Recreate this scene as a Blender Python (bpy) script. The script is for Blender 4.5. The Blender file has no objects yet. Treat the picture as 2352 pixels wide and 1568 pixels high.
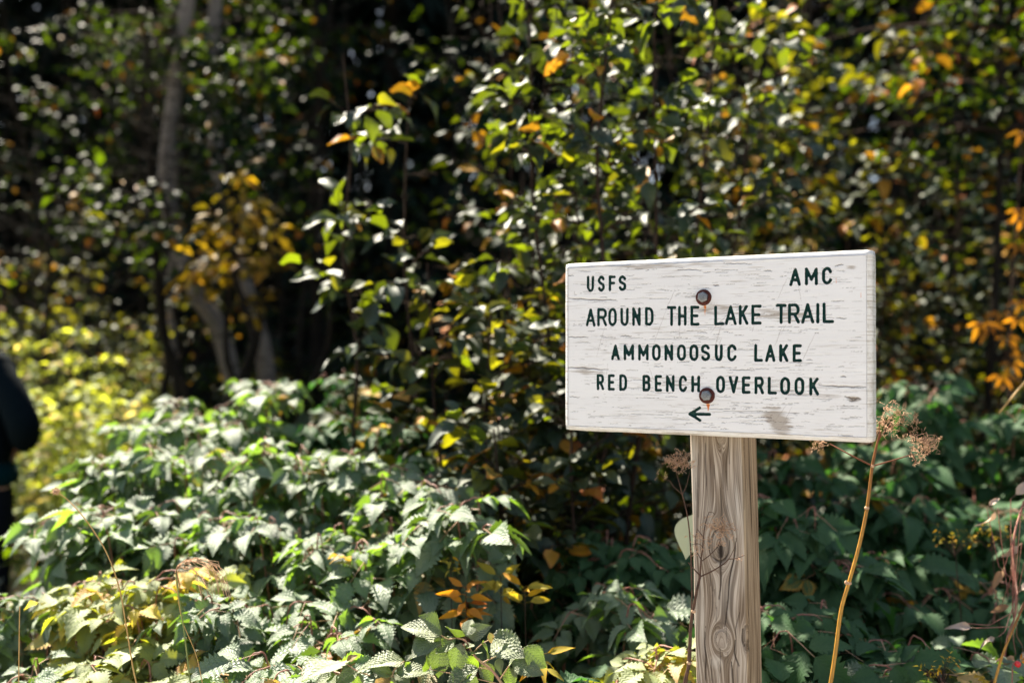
import bpy, math, random
import numpy as np
from mathutils import Vector, Matrix

S = bpy.context.scene
COL = S.collection
rad = math.radians

# ------------------------------------------------------------------ camera, sky, sun, exposure
CAM_Z = 1.45
cam_d = bpy.data.cameras.new('camera')
cam_d.lens = 35.0; cam_d.sensor_width = 36.0
cam_d.clip_start = 0.05; cam_d.clip_end = 2000
cam_d.dof.use_dof = True
cam_d.dof.focus_distance = 1.60
cam_d.dof.aperture_fstop = 2.15
cam = bpy.data.objects.new('camera', cam_d)
cam.location = (0, 0, CAM_Z)
cam.rotation_euler = (rad(90.55), 0, 0)
COL.objects.link(cam)
S.camera = cam

SUN_AZ = rad(-32)      # measured from +Y (straight ahead) towards +X
SUN_EL = rad(50)
sun_vec = Vector((math.sin(SUN_AZ)*math.cos(SUN_EL), math.cos(SUN_AZ)*math.cos(SUN_EL), math.sin(SUN_EL)))
W = bpy.data.worlds.new('World'); S.world = W; W.use_nodes = True
nt = W.node_tree; nt.nodes.clear()
sky = nt.nodes.new('ShaderNodeTexSky'); sky.sky_type = 'NISHITA'; sky.sun_disc = False
sky.sun_elevation = SUN_EL; sky.sun_rotation = SUN_AZ
sky.air_density = 1.0; sky.dust_density = 2.0; sky.ozone_density = 1.0
hs = nt.nodes.new('ShaderNodeHueSaturation'); hs.inputs['Saturation'].default_value = 0.80
bg = nt.nodes.new('ShaderNodeBackground'); bg.inputs['Strength'].default_value = 0.05
wo = nt.nodes.new('ShaderNodeOutputWorld')
nt.links.new(sky.outputs[0], hs.inputs['Color']); nt.links.new(hs.outputs[0], bg.inputs[0]); nt.links.new(bg.outputs[0], wo.inputs[0])
sd = bpy.data.lights.new('sun', 'SUN'); sd.energy = 5.0; sd.angle = rad(0.5); sd.color = (1.0, 0.91, 0.75)
so = bpy.data.objects.new('sun', sd); so.rotation_euler = sun_vec.to_track_quat('Z', 'Y').to_euler()
so.location = (0, 0, 20); COL.objects.link(so)
S.view_settings.view_transform = 'Standard'; S.view_settings.look = 'None'
S.view_settings.exposure = 2.2; S.view_settings.gamma = 1.0; S.view_settings.use_curve_mapping = False
S.cycles.use_denoising = True
S.cycles.max_bounces = 6; S.cycles.diffuse_bounces = 3; S.cycles.glossy_bounces = 2; S.cycles.transmission_bounces = 3
S.cycles.transparent_max_bounces = 4
S.cycles.sample_clamp_indirect = 4.0
S.cycles.caustics_reflective = False; S.cycles.caustics_refractive = False

def at(px, py, Y):
    """point of the place seen at (px, py) of a 2352 x 1568 view, Y metres ahead"""
    return Vector(((px - 1176)/2287*Y, Y, CAM_Z + (806 - py)/2287*Y))

# ------------------------------------------------------------------ helpers
def tag(o, label=None, cat=None, group=None, kind=None):
    if label: o['label'] = label
    if cat: o['category'] = cat
    if group: o['group'] = group
    if kind: o['kind'] = kind
    return o

def empty(name, loc, label, cat, group=None):
    o = bpy.data.objects.new(name, None); o.location = loc; o.empty_display_size = .05
    COL.objects.link(o)
    return tag(o, label, cat, group)

def link(name, me, parent=None):
    o = bpy.data.objects.new(name, me); COL.objects.link(o)
    if parent is not None:
        o.parent = parent
    return o

def np_mesh(name, V, F, mats=(), mi=None, uv=None, attrs=None, smooth=True):
    """V (n,3); F (m,k) array; uv per vertex (n,2); attrs: name -> per vertex float"""
    V = np.asarray(V, dtype=np.float32); F = np.asarray(F, dtype=np.int32)
    me = bpy.data.meshes.new(name)
    m, k = F.shape
    me.vertices.add(len(V)); me.vertices.foreach_set('co', V.ravel())
    me.loops.add(m*k); me.loops.foreach_set('vertex_index', F.ravel())
    me.polygons.add(m)
    me.polygons.foreach_set('loop_start', np.arange(0, m*k, k, dtype=np.int32))
    me.polygons.foreach_set('loop_total', np.full(m, k, dtype=np.int32))
    if mi is not None: me.polygons.foreach_set('material_index', np.asarray(mi, dtype=np.int32))
    if smooth: me.polygons.foreach_set('use_smooth', np.ones(m, dtype=bool))
    for mt in mats: me.materials.append(mt)
    if uv is not None:
        l = me.uv_layers.new(name='UVMap')
        l.data.foreach_set('uv', np.asarray(uv, dtype=np.float32)[F.ravel()].ravel())
    for a, vals in (attrs or {}).items():
        at_ = me.attributes.new(a, 'FLOAT', 'POINT'); at_.data.foreach_set('value', np.asarray(vals, dtype=np.float32))
    me.update(calc_edges=True)
    return me

def tubes(paths, sides=5):
    """paths: list of (points, radii) -> V, F quads (ends closed to a point by tapering)"""
    VV, FF, n0 = [], [], 0
    ang = np.arange(sides)*2*math.pi/sides
    for pts, rr in paths:
        P = np.asarray(pts, dtype=float); n = len(P)
        if np.isscalar(rr): rr = np.full(n, rr)
        rr = np.asarray(rr, dtype=float)
        T = np.gradient(P, axis=0); T /= np.linalg.norm(T, axis=1, keepdims=True) + 1e-12
        ref = np.array([0, 0, 1.]) if abs(T[0][2]) < .9 else np.array([1., 0, 0])
        A = np.cross(T, ref); A /= np.linalg.norm(A, axis=1, keepdims=True) + 1e-12
        B = np.cross(T, A)
        V = P[:, None, :] + rr[:, None, None]*(A[:, None, :]*np.cos(ang)[None, :, None] + B[:, None, :]*np.sin(ang)[None, :, None])
        VV.append(V.reshape(-1, 3))
        i = np.arange(n-1)[:, None]*sides; j = np.arange(sides)[None, :]; j2 = (j+1) % sides
        F = np.stack([i+j, i+j2, i+sides+j2, i+sides+j], -1).reshape(-1, 4) + n0
        FF.append(F); n0 += n*sides
    return np.concatenate(VV), np.concatenate(FF)

def tube_mesh(name, paths, mat, sides=5):
    V, F = tubes(paths, sides)
    return np_mesh(name, V, F, [mat])

def smooth_path(pts, n=8):
    """Catmull-Rom through pts"""
    P = [np.array(p, dtype=float) for p in pts]
    P = [2*P[0]-P[1]] + P + [2*P[-1]-P[-2]]
    out = []
    for i in range(1, len(P)-2):
        for t in np.linspace(0, 1, n, endpoint=False):
            a, b, c, d = P[i-1:i+3]
            out.append(.5*((2*b)+(-a+c)*t+(2*a-5*b+4*c-d)*t*t+(-a+3*b-3*c+d)*t**3))
    out.append(P[-2])
    return np.array(out)

def vnoise2(x, y, seed=0):
    """value noise, arrays"""
    def h(i, j):
        v = np.sin(i*127.1 + j*311.7 + seed*74.7)*43758.5453
        return v - np.floor(v)
    xi, yi = np.floor(x), np.floor(y); fx, fy = x-xi, y-yi
    fx = fx*fx*(3-2*fx); fy = fy*fy*(3-2*fy)
    return (h(xi, yi)*(1-fx)+h(xi+1, yi)*fx)*(1-fy) + (h(xi, yi+1)*(1-fx)+h(xi+1, yi+1)*fx)*fy

# ------------------------------------------------------------------ materials
class NB:
    def __init__(s, name):
        s.m = bpy.data.materials.new(name); s.m.use_nodes = True
        s.t = s.m.node_tree; s.t.nodes.clear()
        s.out = s.t.nodes.new('ShaderNodeOutputMaterial')
    def n(s, typ, **kw):
        nd = s.t.nodes.new(typ)
        for k, v in kw.items():
            setattr(nd, k, v)
        return nd
    def l(s, a, b): s.t.links.new(a, b)
    def setin(s, nd, key, v):
        if isinstance(v, bpy.types.NodeSocket): s.l(v, nd.inputs[key])
        else: nd.inputs[key].default_value = v
    def math(s, op, a, b=None, c=None, clamp=False):
        nd = s.n('ShaderNodeMath', operation=op, use_clamp=clamp)
        s.setin(nd, 0, a)
        if b is not None: s.setin(nd, 1, b)
        if c is not None: s.setin(nd, 2, c)
        return nd.outputs[0]
    def mix(s, f, a, b):
        nd = s.n('ShaderNodeMix', data_type='RGBA')
        s.setin(nd, 0, f); s.setin(nd, 6, a if not isinstance(a, tuple) else (*a, 1)); s.setin(nd, 7, b if not isinstance(b, tuple) else (*b, 1))
        return nd.outputs[2]
    def mulc(s, a, b, f=1.0):
        nd = s.n('ShaderNodeMix', data_type='RGBA', blend_type='MULTIPLY')
        s.setin(nd, 0, f); s.setin(nd, 6, a if not isinstance(a, tuple) else (*a, 1)); s.setin(nd, 7, b if not isinstance(b, tuple) else (*b, 1))
        return nd.outputs[2]
    def attr(s, name): return s.n('ShaderNodeAttribute', attribute_name=name).outputs['Fac']
    def noise(s, vec, scale, detail=2, rough=.5, dims='3D'):
        nd = s.n('ShaderNodeTexNoise', noise_dimensions=dims)
        if vec is not None: s.l(vec, nd.inputs['Vector'])
        nd.inputs['Scale'].default_value = scale; nd.inputs['Detail'].default_value = detail; nd.inputs['Roughness'].default_value = rough
        return nd.outputs['Fac']
    def obj(s): return s.n('ShaderNodeTexCoord').outputs['Object']
    def mapv(s, vec, scale=(1, 1, 1), loc=(0, 0, 0)):
        nd = s.n('ShaderNodeMapping'); s.l(vec, nd.inputs[0]); nd.inputs['Scale'].default_value = scale; nd.inputs['Location'].default_value = loc
        return nd.outputs[0]
    def ramp(s, f, stops):
        nd = s.n('ShaderNodeValToRGB'); s.l(f, nd.inputs[0]); cr = nd.color_ramp
        while len(cr.elements) < len(stops): cr.elements.new(.5)
        for e, (p, c) in zip(cr.elements, stops):
            e.position = p; e.color = (*c, 1) if len(c) == 3 else c
        return nd.outputs[0]
    def maprange(s, v, a, b, c=0., d=1.):
        nd = s.n('ShaderNodeMapRange'); s.setin(nd, 0, v)
        for i, q in enumerate((a, b, c, d)): s.setin(nd, i+1, q)
        return nd.outputs[0]
    def bump(s, h, strength=.3, dist=.001):
        nd = s.n('ShaderNodeBump'); s.l(h, nd.inputs['Height']); nd.inputs['Strength'].default_value = strength; nd.inputs['Distance'].default_value = dist
        return nd.outputs[0]
    def principled(s, color, rough=.6, spec=.3, normal=None, metal=0., ior=1.5):
        nd = s.n('ShaderNodeBsdfPrincipled'); nd.inputs['IOR'].default_value = ior
        s.setin(nd, 'Base Color', color if not isinstance(color, tuple) else (*color, 1))
        s.setin(nd, 'Roughness', rough); s.setin(nd, 'Specular IOR Level', spec); s.setin(nd, 'Metallic', metal)
        if normal is not None: s.l(normal, nd.inputs['Normal'])
        return nd.outputs[0]
    def done(s, shader):
        s.l(shader, s.out.inputs['Surface']); return s.m

def leaf_mat(name, top, back, trans, autumn=((.45, .28, .03), (.42, .12, .02)), autumn_amt=.25, yellow=(.30, .27, .03),
             rough=.42, spec=.5, tmix=.42, veins=0, vein_col=(.25, .3, .14), bumpd=.0008, var=.45, white=0.0, tvar=(.25, 1.3), ior=1.5):
    b = NB(name)
    oi = b.n('ShaderNodeObjectInfo').outputs['Random']
    r = b.math('FRACT', b.math('ADD', oi, b.attr('rnd')))
    r2 = b.math('FRACT', b.math('MULTIPLY', r, 17.31)); r3 = b.math('FRACT', b.math('MULTIPLY', r, 7.77))
    uv = b.n('ShaderNodeUVMap', uv_map='UVMap').outputs[0]
    sx = b.n('ShaderNodeSeparateXYZ'); b.l(uv, sx.inputs[0]); U, Vv = sx.outputs[0], sx.outputs[1]
    av = b.math('ABSOLUTE', Vv)
    cr = b.n('ShaderNodeCombineXYZ'); b.l(U, cr.inputs[0]); b.l(Vv, cr.inputs[1]); b.l(b.math('MULTIPLY', r, 31.), cr.inputs[2])
    nz = b.noise(cr.outputs[0], 3.2, 3)
    # how far this leaf has turned: a share of leaves, first at tip and edges
    edge = b.math('MAXIMUM', b.math('POWER', av, 3.), b.math('POWER', U, 4.))
    turn = b.maprange(r2, 1.0-autumn_amt*1.5, 1.0, 0.0, 1.25)
    a = b.math('ADD', b.math('ADD', turn, b.math('MULTIPLY', edge, b.math('MULTIPLY', turn, .8))), b.math('MULTIPLY', b.math('SUBTRACT', nz, .5), .7))
    a = b.maprange(a, .30, .62)
    a2 = b.maprange(b.math('ADD', b.math('MULTIPLY', r3, .8), b.math('MULTIPLY', b.math('ADD', edge, nz), .35)), .62, 1.0)
    acol = b.mix(a2, autumn[0], autumn[1])
    val = b.maprange(r3, 0, 1, 1-var, 1+var)
    dark = b.n('ShaderNodeCombineColor'); [b.l(val, dark.inputs[i]) for i in range(3)]
    gy = b.mix(b.maprange(r, .35, 1.0, 0., .7), top, yellow)
    c_top = b.mix(a, b.mulc(gy, dark.outputs[0]), acol)
    c_back = b.mix(a, back, acol)
    tf = b.math('POWER', b.math('FRACT', b.math('MULTIPLY', r, 43.7)), 1.6)
    tf = b.math('MAXIMUM', b.maprange(tf, 0, 1, tvar[0], tvar[1]), .0); tcc = b.n('ShaderNodeCombineColor'); [b.l(tf, tcc.inputs[i]) for i in range(3)]
    c_tr = b.mulc(b.mix(a, trans, tuple(min(1, x*1.7) for x in autumn[0])), tcc.outputs[0])
    nrm = None
    if veins:
        # side veins leave the midrib slanting forward
        ph = b.math('SUBTRACT', b.math('MULTIPLY', U, veins), b.math('MULTIPLY', av, veins*.36))
        saw = b.math('ABSOLUTE', b.math('SUBTRACT', b.math('FRACT', ph), .5))          # 0 at vein
        vein = b.maprange(saw, .0, .10, 1., 0.)
        mid = b.maprange(av, .0, .05, 1., 0.)
        v = b.math('MAXIMUM', vein, mid)
        c_top = b.mix(b.math('MULTIPLY', v, .45), c_top, vein_col)
        c_tr = b.mulc(c_tr, b.mix(v, (1, 1, 1), (.35, .4, .25)))
        fine = b.noise(b.mapv(cr.outputs[0], (1, 1, 1)), 38, 2)
        h = b.math('ADD', b.math('MULTIPLY', saw, 1.6), b.math('MULTIPLY', fine, .06))
        nrm = b.bump(h, .8, bumpd)
        if white: c_top = b.mix(b.math('MULTIPLY', b.maprange(fine, .52, .75), white), c_top, (.42, .45, .36))  # pale flecks put the sunlit glint into the leaf colour
    else:
        mid = b.maprange(av, .0, .05, 1., 0.)
        h = b.math('ADD', b.math('MULTIPLY', mid, -.4), b.noise(cr.outputs[0], 9, 2))
        nrm = b.bump(h, .5, bumpd)
    bf = b.n('ShaderNodeNewGeometry').outputs['Backfacing']
    col = b.mix(bf, c_top, c_back)
    ro = b.math('ADD', b.math('MULTIPLY', bf, .25), rough)
    p = b.principled(col, ro, spec, nrm, ior=ior)
    tr = b.n('ShaderNodeBsdfTranslucent'); b.l(c_tr, tr.inputs[0])
    mx = b.n('ShaderNodeMixShader'); mx.inputs[0].default_value = tmix; b.l(p, mx.inputs[1]); b.l(tr.outputs[0], mx.inputs[2])
    return b.done(mx.outputs[0])

M = {}
M['rasp'] = leaf_mat('raspberry leaf', (.038, .098, .046), (.12, .20, .09), (.26, .46, .03), autumn_amt=.02, veins=9, spec=1.0, rough=.39, ior=1.78,
                     yellow=(.07, .13, .04), var=.5, white=.2, bumpd=.0018)
M['rasp_y'] = leaf_mat('yellowing raspberry leaf', (.17, .23, .05), (.28, .34, .13), (.62, .66, .03), autumn_amt=.22, veins=9, spec=.9, rough=.42, ior=1.6,
                     yellow=(.28, .30, .07), autumn=((.62, .48, .04), (.46, .22, .05)), var=.3, white=.2, tvar=(.3, 1.3))
M['rasp_shade'] = leaf_mat('shaded raspberry leaf', (.018, .068, .022), (.05, .12, .045), (.06, .19, .02), autumn_amt=.008, veins=8, spec=.40, rough=.40,
                     yellow=(.030, .08, .02), var=.55, white=.12)  # darker copy of the raspberry leaf, shade put into its colour
M['rasp_f'] = leaf_mat('ribbed pale raspberry leaf', (.15, .18, .11), (.26, .30, .18), (.30, .48, .02), autumn=((.45, .30, .10), (.36, .15, .07)), autumn_amt=.12,
                     veins=9, spec=.9, rough=.40, yellow=(.30, .24, .17), vein_col=(.05, .09, .025), var=.25, bumpd=.0018, white=.1, ior=1.6)
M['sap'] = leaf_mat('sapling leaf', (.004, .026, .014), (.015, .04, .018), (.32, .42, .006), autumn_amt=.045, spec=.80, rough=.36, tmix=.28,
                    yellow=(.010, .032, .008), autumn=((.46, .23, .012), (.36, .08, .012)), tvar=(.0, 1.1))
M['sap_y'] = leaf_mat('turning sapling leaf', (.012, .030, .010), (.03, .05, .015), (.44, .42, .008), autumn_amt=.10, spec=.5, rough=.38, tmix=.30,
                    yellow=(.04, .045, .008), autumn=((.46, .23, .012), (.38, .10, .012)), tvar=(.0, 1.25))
M['sap_dim'] = leaf_mat('shaded sapling leaf', (.003, .022, .010), (.005, .022, .009), (.22, .28, .005), autumn_amt=.08, spec=.12, rough=.42, tmix=.17,
                    yellow=(.008, .022, .005), autumn=((.42, .22, .010), (.34, .09, .010)), tvar=(-.3, 1.2))  # sapling leaf copy with the background's shade put into its colour
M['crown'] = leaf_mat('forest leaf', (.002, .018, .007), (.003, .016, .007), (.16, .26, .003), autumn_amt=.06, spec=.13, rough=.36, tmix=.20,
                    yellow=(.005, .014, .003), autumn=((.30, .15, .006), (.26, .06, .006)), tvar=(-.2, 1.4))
M['crown_y'] = leaf_mat('yellowing forest leaf', (.035, .030, .004), (.05, .040, .006), (.26, .20, .006), autumn_amt=.5, spec=.4, rough=.4, tmix=.32,
                    yellow=(.08, .06, .004), autumn=((.32, .20, .006), (.26, .10, .006)), tvar=(.3, 1.3))
M['bright'] = leaf_mat('sunny herb leaf', (.20, .28, .04), (.24, .32, .05), (.78, .84, .05), autumn_amt=.14, spec=.9, rough=.4, tmix=.45,
                    yellow=(.26, .29, .08), autumn=((.55, .42, .10), (.45, .28, .12)), tvar=(.1, 1.3))
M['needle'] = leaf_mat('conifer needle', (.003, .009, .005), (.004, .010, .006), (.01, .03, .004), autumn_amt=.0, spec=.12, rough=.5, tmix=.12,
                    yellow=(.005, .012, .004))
M['orange'] = leaf_mat('orange leaf', (.62, .22, .01), (.5, .2, .02), (.85, .34, .01), autumn_amt=.4, spec=.3, rough=.5, tmix=.4,
                    yellow=(.50, .28, .02), autumn=((.55, .25, .01), (.42, .10, .01)))
M['gold'] = leaf_mat('golden leaf', (.42, .30, .02), (.36, .30, .04), (.70, .50, .02), autumn_amt=.3, spec=.3, rough=.5, tmix=.4,
                    yellow=(.30, .32, .03), autumn=((.55, .32, .01), (.45, .18, .01)))
M['dry'] = leaf_mat('dried brown leaf', (.40, .29, .22), (.48, .38, .31), (.40, .24, .12), autumn_amt=.2, spec=.25, rough=.7, tmix=.2,
                    yellow=(.30, .20, .14), autumn=((.36, .22, .12), (.22, .11, .06)))
M['pale'] = leaf_mat('pale underside leaf', (.34, .40, .30), (.40, .45, .35), (.40, .48, .25), autumn_amt=.0, spec=.3, rough=.6, tmix=.25,
                    yellow=(.36, .42, .3), var=.05)

def simple(name, c1, c2, scale=30, rough=.7, spec=.3, bump=.3, stretch=(1, 1, 1), tr=0.0, bd=.001):
    b = NB(name); o = b.mapv(b.obj(), stretch)
    f = b.noise(o, scale, 4, .6)
    col = b.ramp(f, [(.3, c1), (.7, c2)])
    return b.done(b.principled(col, rough, spec, b.bump(f, bump, bd)))
M['stem_red'] = simple('reddish cane', (.20, .06, .05), (.38, .20, .14), 60, .5)
M['stem_pink'] = simple('pink petiole', (.42, .18, .16), (.40, .34, .16), 40, .5)
M['twig'] = simple('dark twig bark', (.022, .015, .012), (.06, .04, .03), 80, .95, .04)
M['bark_dark'] = simple('dark bark', (.010, .009, .007), (.03, .024, .018), 18, .97, .03, bump=.8, stretch=(1, 1, .3), bd=.01)
M['ground'] = simple('leaf litter ground', (.014, .011, .007), (.05, .036, .02), 9, .95, .1, 1.0, bd=.02)
M['trail'] = simple('gravel trail', (.34, .32, .29), (.48, .455, .42), 6, .95, .1, .6, bd=.01)
M['grass'] = leaf_mat('grass blade', (.06, .13, .03), (.08, .15, .04), (.20, .34, .03), autumn_amt=.25, spec=.4, rough=.4, tmix=.4,
                      yellow=(.14, .17, .04), autumn=((.42, .32, .12), (.36, .2, .07)))
M['straw'] = simple('straw stem', (.42, .24, .07), (.55, .36, .13), 50, .5)
M['green_stem'] = simple('green stem', (.12, .17, .04), (.24, .27, .08), 50, .5)
M['dead_head'] = simple('dried flower cluster', (.40, .22, .12), (.62, .42, .27), 200, .7)
M['dead_dark'] = simple('dark dead stem', (.035, .018, .012), (.12, .06, .035), 120, .6)
M['berry'] = simple('red berry skin', (.55, .01, .015), (.7, .03, .03), 50, .3, .6)
b = NB('birch bark'); o = b.mapv(b.obj(), (1, 1, 5)); f = b.noise(o, 9, 3); f2 = b.noise(b.mapv(b.obj(), (1, 1, .5)), 4, 2)
c = b.mix(b.maprange(f, .58, .66), (.20, .165, .13), (.02, .016, .012)); c = b.mix(b.maprange(f2, .45, .7, 0, .6), c, (.10, .08, .06))
M['birch'] = b.done(b.principled(c, .8, .2, b.bump(f, .3, .004)))

# gradient stem: dark reddish at top, golden lower down
b = NB('golden brown dead stem'); g = b.attr('t'); f = b.noise(b.mapv(b.obj(), (1, 1, .12)), 400, 3)
c = b.mix(b.maprange(g, .35, .75), (.55, .29, .045), (.17, .055, .02)); c = b.mulc(c, b.ramp(f, [(.3, (.55, .5, .45)), (.65, (1, 1, 1))]))
M['stalk'] = b.done(b.principled(c, .45, .4, b.bump(f, .4, .0005)))

# ------------------------------------------------------------------ trail sign
YAW = 0.50371203
BW, BH, BT = 0.508, 0.288, 0.040
sign = empty('trail_sign', (0, 0, 0), 'white weathered wooden trail sign with green routed letters on a grey wooden post', 'sign')
BC = Vector((0.3125, 1.6, CAM_Z + 0.0072))           # centre of the board's front face
U_ = Vector((math.cos(YAW), -math.sin(YAW), 0)); N_ = Vector((-math.sin(YAW), -math.cos(YAW), 0)); Z_ = Vector((0, 0, 1))
MB_ = Matrix(((U_.x, -N_.x, 0, BC.x), (U_.y, -N_.y, 0, BC.y), (U_.z, -N_.z, 1, BC.z), (0, 0, 0, 1)))   # local: x along, y into the board, z up
PITCH = rad(.55)
def on_plane(px, py, off=0.0):
    """board-plane coordinates (u, v) of what shows at (px, py) in a 2352-wide view; off = distance behind the front face"""
    d = Vector(((px-1176)/2287, 1, (784-py)/2287)); c, s = math.cos(PITCH), math.sin(PITCH)
    d = Vector((d.x, d.y*c - d.z*s, d.y*s + d.z*c))
    o = Vector((0, 0, CAM_Z)); c0 = BC - N_*off
    t = (c0-o).dot(N_)/d.dot(N_); p = o + d*t - c0
    return p.dot(U_), p.z
def zb(x, y): return on_plane((1380+x/2.8)*.91875, (600+y/2.8)*.91875)

# strokes of a routed alphabet in a unit box
def arc(cx, cy, rx, ry, a0, a1, n=10):
    return [(cx+rx*math.cos(rad(a)), cy+ry*math.sin(rad(a))) for a in np.linspace(a0, a1, n)]
rr_ = .24
def rbox(x0, x1, y0, y1, r, ry, a0, a1):
    return None
G = {
 'A': [[(0, 0), (.5, 1), (1, 0)], [(.2, .3), (.8, .3)]],
 'R': [[(0, 0), (0, 1), (.6, 1)] + arc(.62, .74, .36, .26, 90, -90) + [(.62, .48), (0, .48)], [(.55, .48), (1, 0)]],
 'O': [arc(.5, .68, .5, .32, 0, 180) + arc(.5, .32, .5, .32, 180, 360) + [(1, .68)]],
 'U': [[(0, 1), (0, .3)] + arc(.5, .3, .5, .3, 180, 360) + [(1, 1)]],
 'N': [[(0, 0), (0, 1), (1, 0), (1, 1)]],
 'D': [[(0, 0), (0, 1), (.5, 1)] + arc(.5, .68, .5, .32, 90, 0) + arc(.5, .32, .5, .32, 0, -90) + [(0, 0)]],
 'T': [[(0, 1), (1, 1)], [(.5, 1), (.5, 0)]],
 'H': [[(0, 0), (0, 1)], [(1, 0), (1, 1)], [(0, .48), (1, .48)]],
 'E': [[(1, 1), (0, 1), (0, 0), (1, 0)], [(0, .5), (.85, .5)]],
 'L': [[(0, 1), (0, 0), (1, 0)]],
 'K': [[(0, 0), (0, 1)], [(.95, 1), (0, .38)], [(.33, .6), (1, 0)]],
 'I': [[(.5, 0), (.5, 1)]],
 'M': [[(0, 0), (0, 1), (.5, .3), (1, 1), (1, 0)]],
 'S': [arc(.5, .76, .5, .24, 20, 200, 12) + [(.1, .6), (.9, .42)] + arc(.5, .25, .5, .25, 20, -160, 12)],
 'C': [arc(.5, .70, .5, .30, 15, 180) + arc(.5, .30, .5, .30, 180, 345)],
 'F': [[(1, 1), (0, 1), (0, 0)], [(0, .52), (.85, .52)]],
 'B': [[(0, 0), (0, 1), (.6, 1)] + arc(.62, .77, .33, .23, 90, -90, 8) + [(0, .54)], [(.6, .54)] + arc(.6, .27, .4, .27, 90, -90, 8) + [(0, 0)]],
 'V': [[(0, 1), (.5, 0), (1, 1)]],
}
ROWS = [
 ('USFS', [(245, 293), (322, 368), (398, 445), (468, 518)], (252, 361), (250, 354)),
 ('AMC', [(1665, 1740), (1774, 1858), (1893, 1958)], (200, 318), (192, 308)),
 ('AROUND', [(238, 303), (318, 384), (395, 452), (480, 535), (563, 619), (653, 709)], (480, 602), (472, 596)),
 ('THE', [(806, 868), (885, 940), (971, 1030)], (464, 598), (462, 596)),
 ('LAKE', [(1138, 1205), (1213, 1290), (1310, 1372), (1398, 1464)], (461, 594), (455, 588)),
 ('TRAIL', [(1568, 1640), (1655, 1733), (1748, 1832), (1850, 1872), (1898, 1971)], (449, 583), (441, 578)),
 ('AMMONOOSUC', [(415, 473), (503, 573), (605, 674), (702, 759), (789, 846), (877, 936), (964, 1023), (1045, 1104), (1142, 1193), (1229, 1290)], (732, 838), (732, 845)),
 ('LAKE', [(1418, 1474), (1495, 1561), (1594, 1652), (1688, 1746)], (732, 848), (732, 850)),
 ('RED', [(314, 364), (393, 438), (472, 524)], (940, 1048), (942, 1052)),
 ('BENCH', [(635, 688), (721, 768), (799, 856), (890, 944), (977, 1034)], (945, 1056), (950, 1062)),
 ('OVERLOOK', [(1151, 1209), (1240, 1302), (1332, 1388), (1421, 1482), (1513, 1572), (1601, 1664), (1700, 1763), (1804, 1866)], (952, 1067), (965, 1084)),
]
SR = 0.00240       # half width of a routed stroke (m)
rng = random.Random(5)
glyphs = []             # (kind, char, [polylines in (u, v)])
for word, xs, (t0, b0), (t1, b1) in ROWS:
    n = len(word)
    for i, (ch, (x0, x1)) in enumerate(zip(word, xs)):
        k = i/max(1, n-1); ty = t0+(t1-t0)*k; by = b0+(b1-b0)*k
        m = 7.5
        if ch == 'I': x0, x1 = (x0+x1)/2-4+m-4, (x0+x1)/2+4-m+4
        X0, X1, TY, BY = (x0+m, x1-m, ty+m, by-m) if ch != 'I' else ((x0+x1)/2-.1, (x0+x1)/2+.1, ty+m, by-m)
        pl = []
        for st in G[ch]:
            pl.append([zb(X0+(X1-X0)*(a+rng.uniform(-.012, .012)), BY+(TY-BY)*(c_+rng.uniform(-.008, .008))) for a, c_ in st])
        glyphs.append(('letter', ch, pl))
glyphs.append(('arrow', '<', [[zb(964, 1217), zb(1104, 1219)], [zb(1033, 1174), zb(964, 1215), zb(1036, 1260)]]))

def seg_dist(PX, PY, a, b_):
    ax, ay = a; bx, by = b_; dx, dy = bx-ax, by-ay; L = dx*dx+dy*dy+1e-12
    t = np.clip(((PX-ax)*dx+(PY-ay)*dy)/L, 0, 1); qx, qy = PX-(ax+t*dx), PY-(ay+t*dy)
    return np.sqrt(qx*qx+qy*qy), qx, qy

h = .00085
CH = .0085                                             # width of the rounded bevel round the front
nu_, nv_ = int((BW-2*CH)/h), int((BH-2*CH)/h)
us = np.linspace(-BW/2+CH, BW/2-CH, nu_+1); vs = np.linspace(-BH/2+CH, BH/2-CH, nv_+1)
UU, VV_ = np.meshgrid(us, vs, indexing='ij')
D = np.full(UU.shape, 1.0); ID = np.full(UU.shape, -1); GX = np.zeros(UU.shape); GY = np.zeros(UU.shape)
for gi, (_, ch, pls) in enumerate(glyphs):
    al = np.array([p for pl in pls for p in pl]); x0, y0 = al.min(0)-.007; x1, y1 = al.max(0)+.007
    i0, i1 = np.searchsorted(us, [x0, x1]); j0, j1 = np.searchsorted(vs, [y0, y1])
    sl = (slice(max(i0, 0), i1), slice(max(j0, 0), j1))
    for pl in pls:
        for a, b_ in zip(pl[:-1], pl[1:]):
            d, qx, qy = seg_dist(UU[sl], VV_[sl], a, b_)
            mk = d < D[sl]
            D[sl] = np.where(mk, d, D[sl]); ID[sl] = np.where(mk, gi, ID[sl]); GX[sl] = np.where(mk, qx, GX[sl]); GY[sl] = np.where(mk, qy, GY[sl])
wob = (vnoise2(UU*260, VV_*260, 3)-.5)*.0005
R_ = SR + wob
# snap grid points close to a groove's rim onto the rim
near = np.abs(D-R_) < h*.62
k = np.where(near, (R_-D)/np.maximum(D, 1e-6), 0)
PU, PV = UU+GX*k, VV_+GY*k
D2 = np.where(near, R_, D)
s = np.clip(1-(D2/R_)**2, 0, 1)
DEPTH = .0036*np.sqrt(s)
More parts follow.
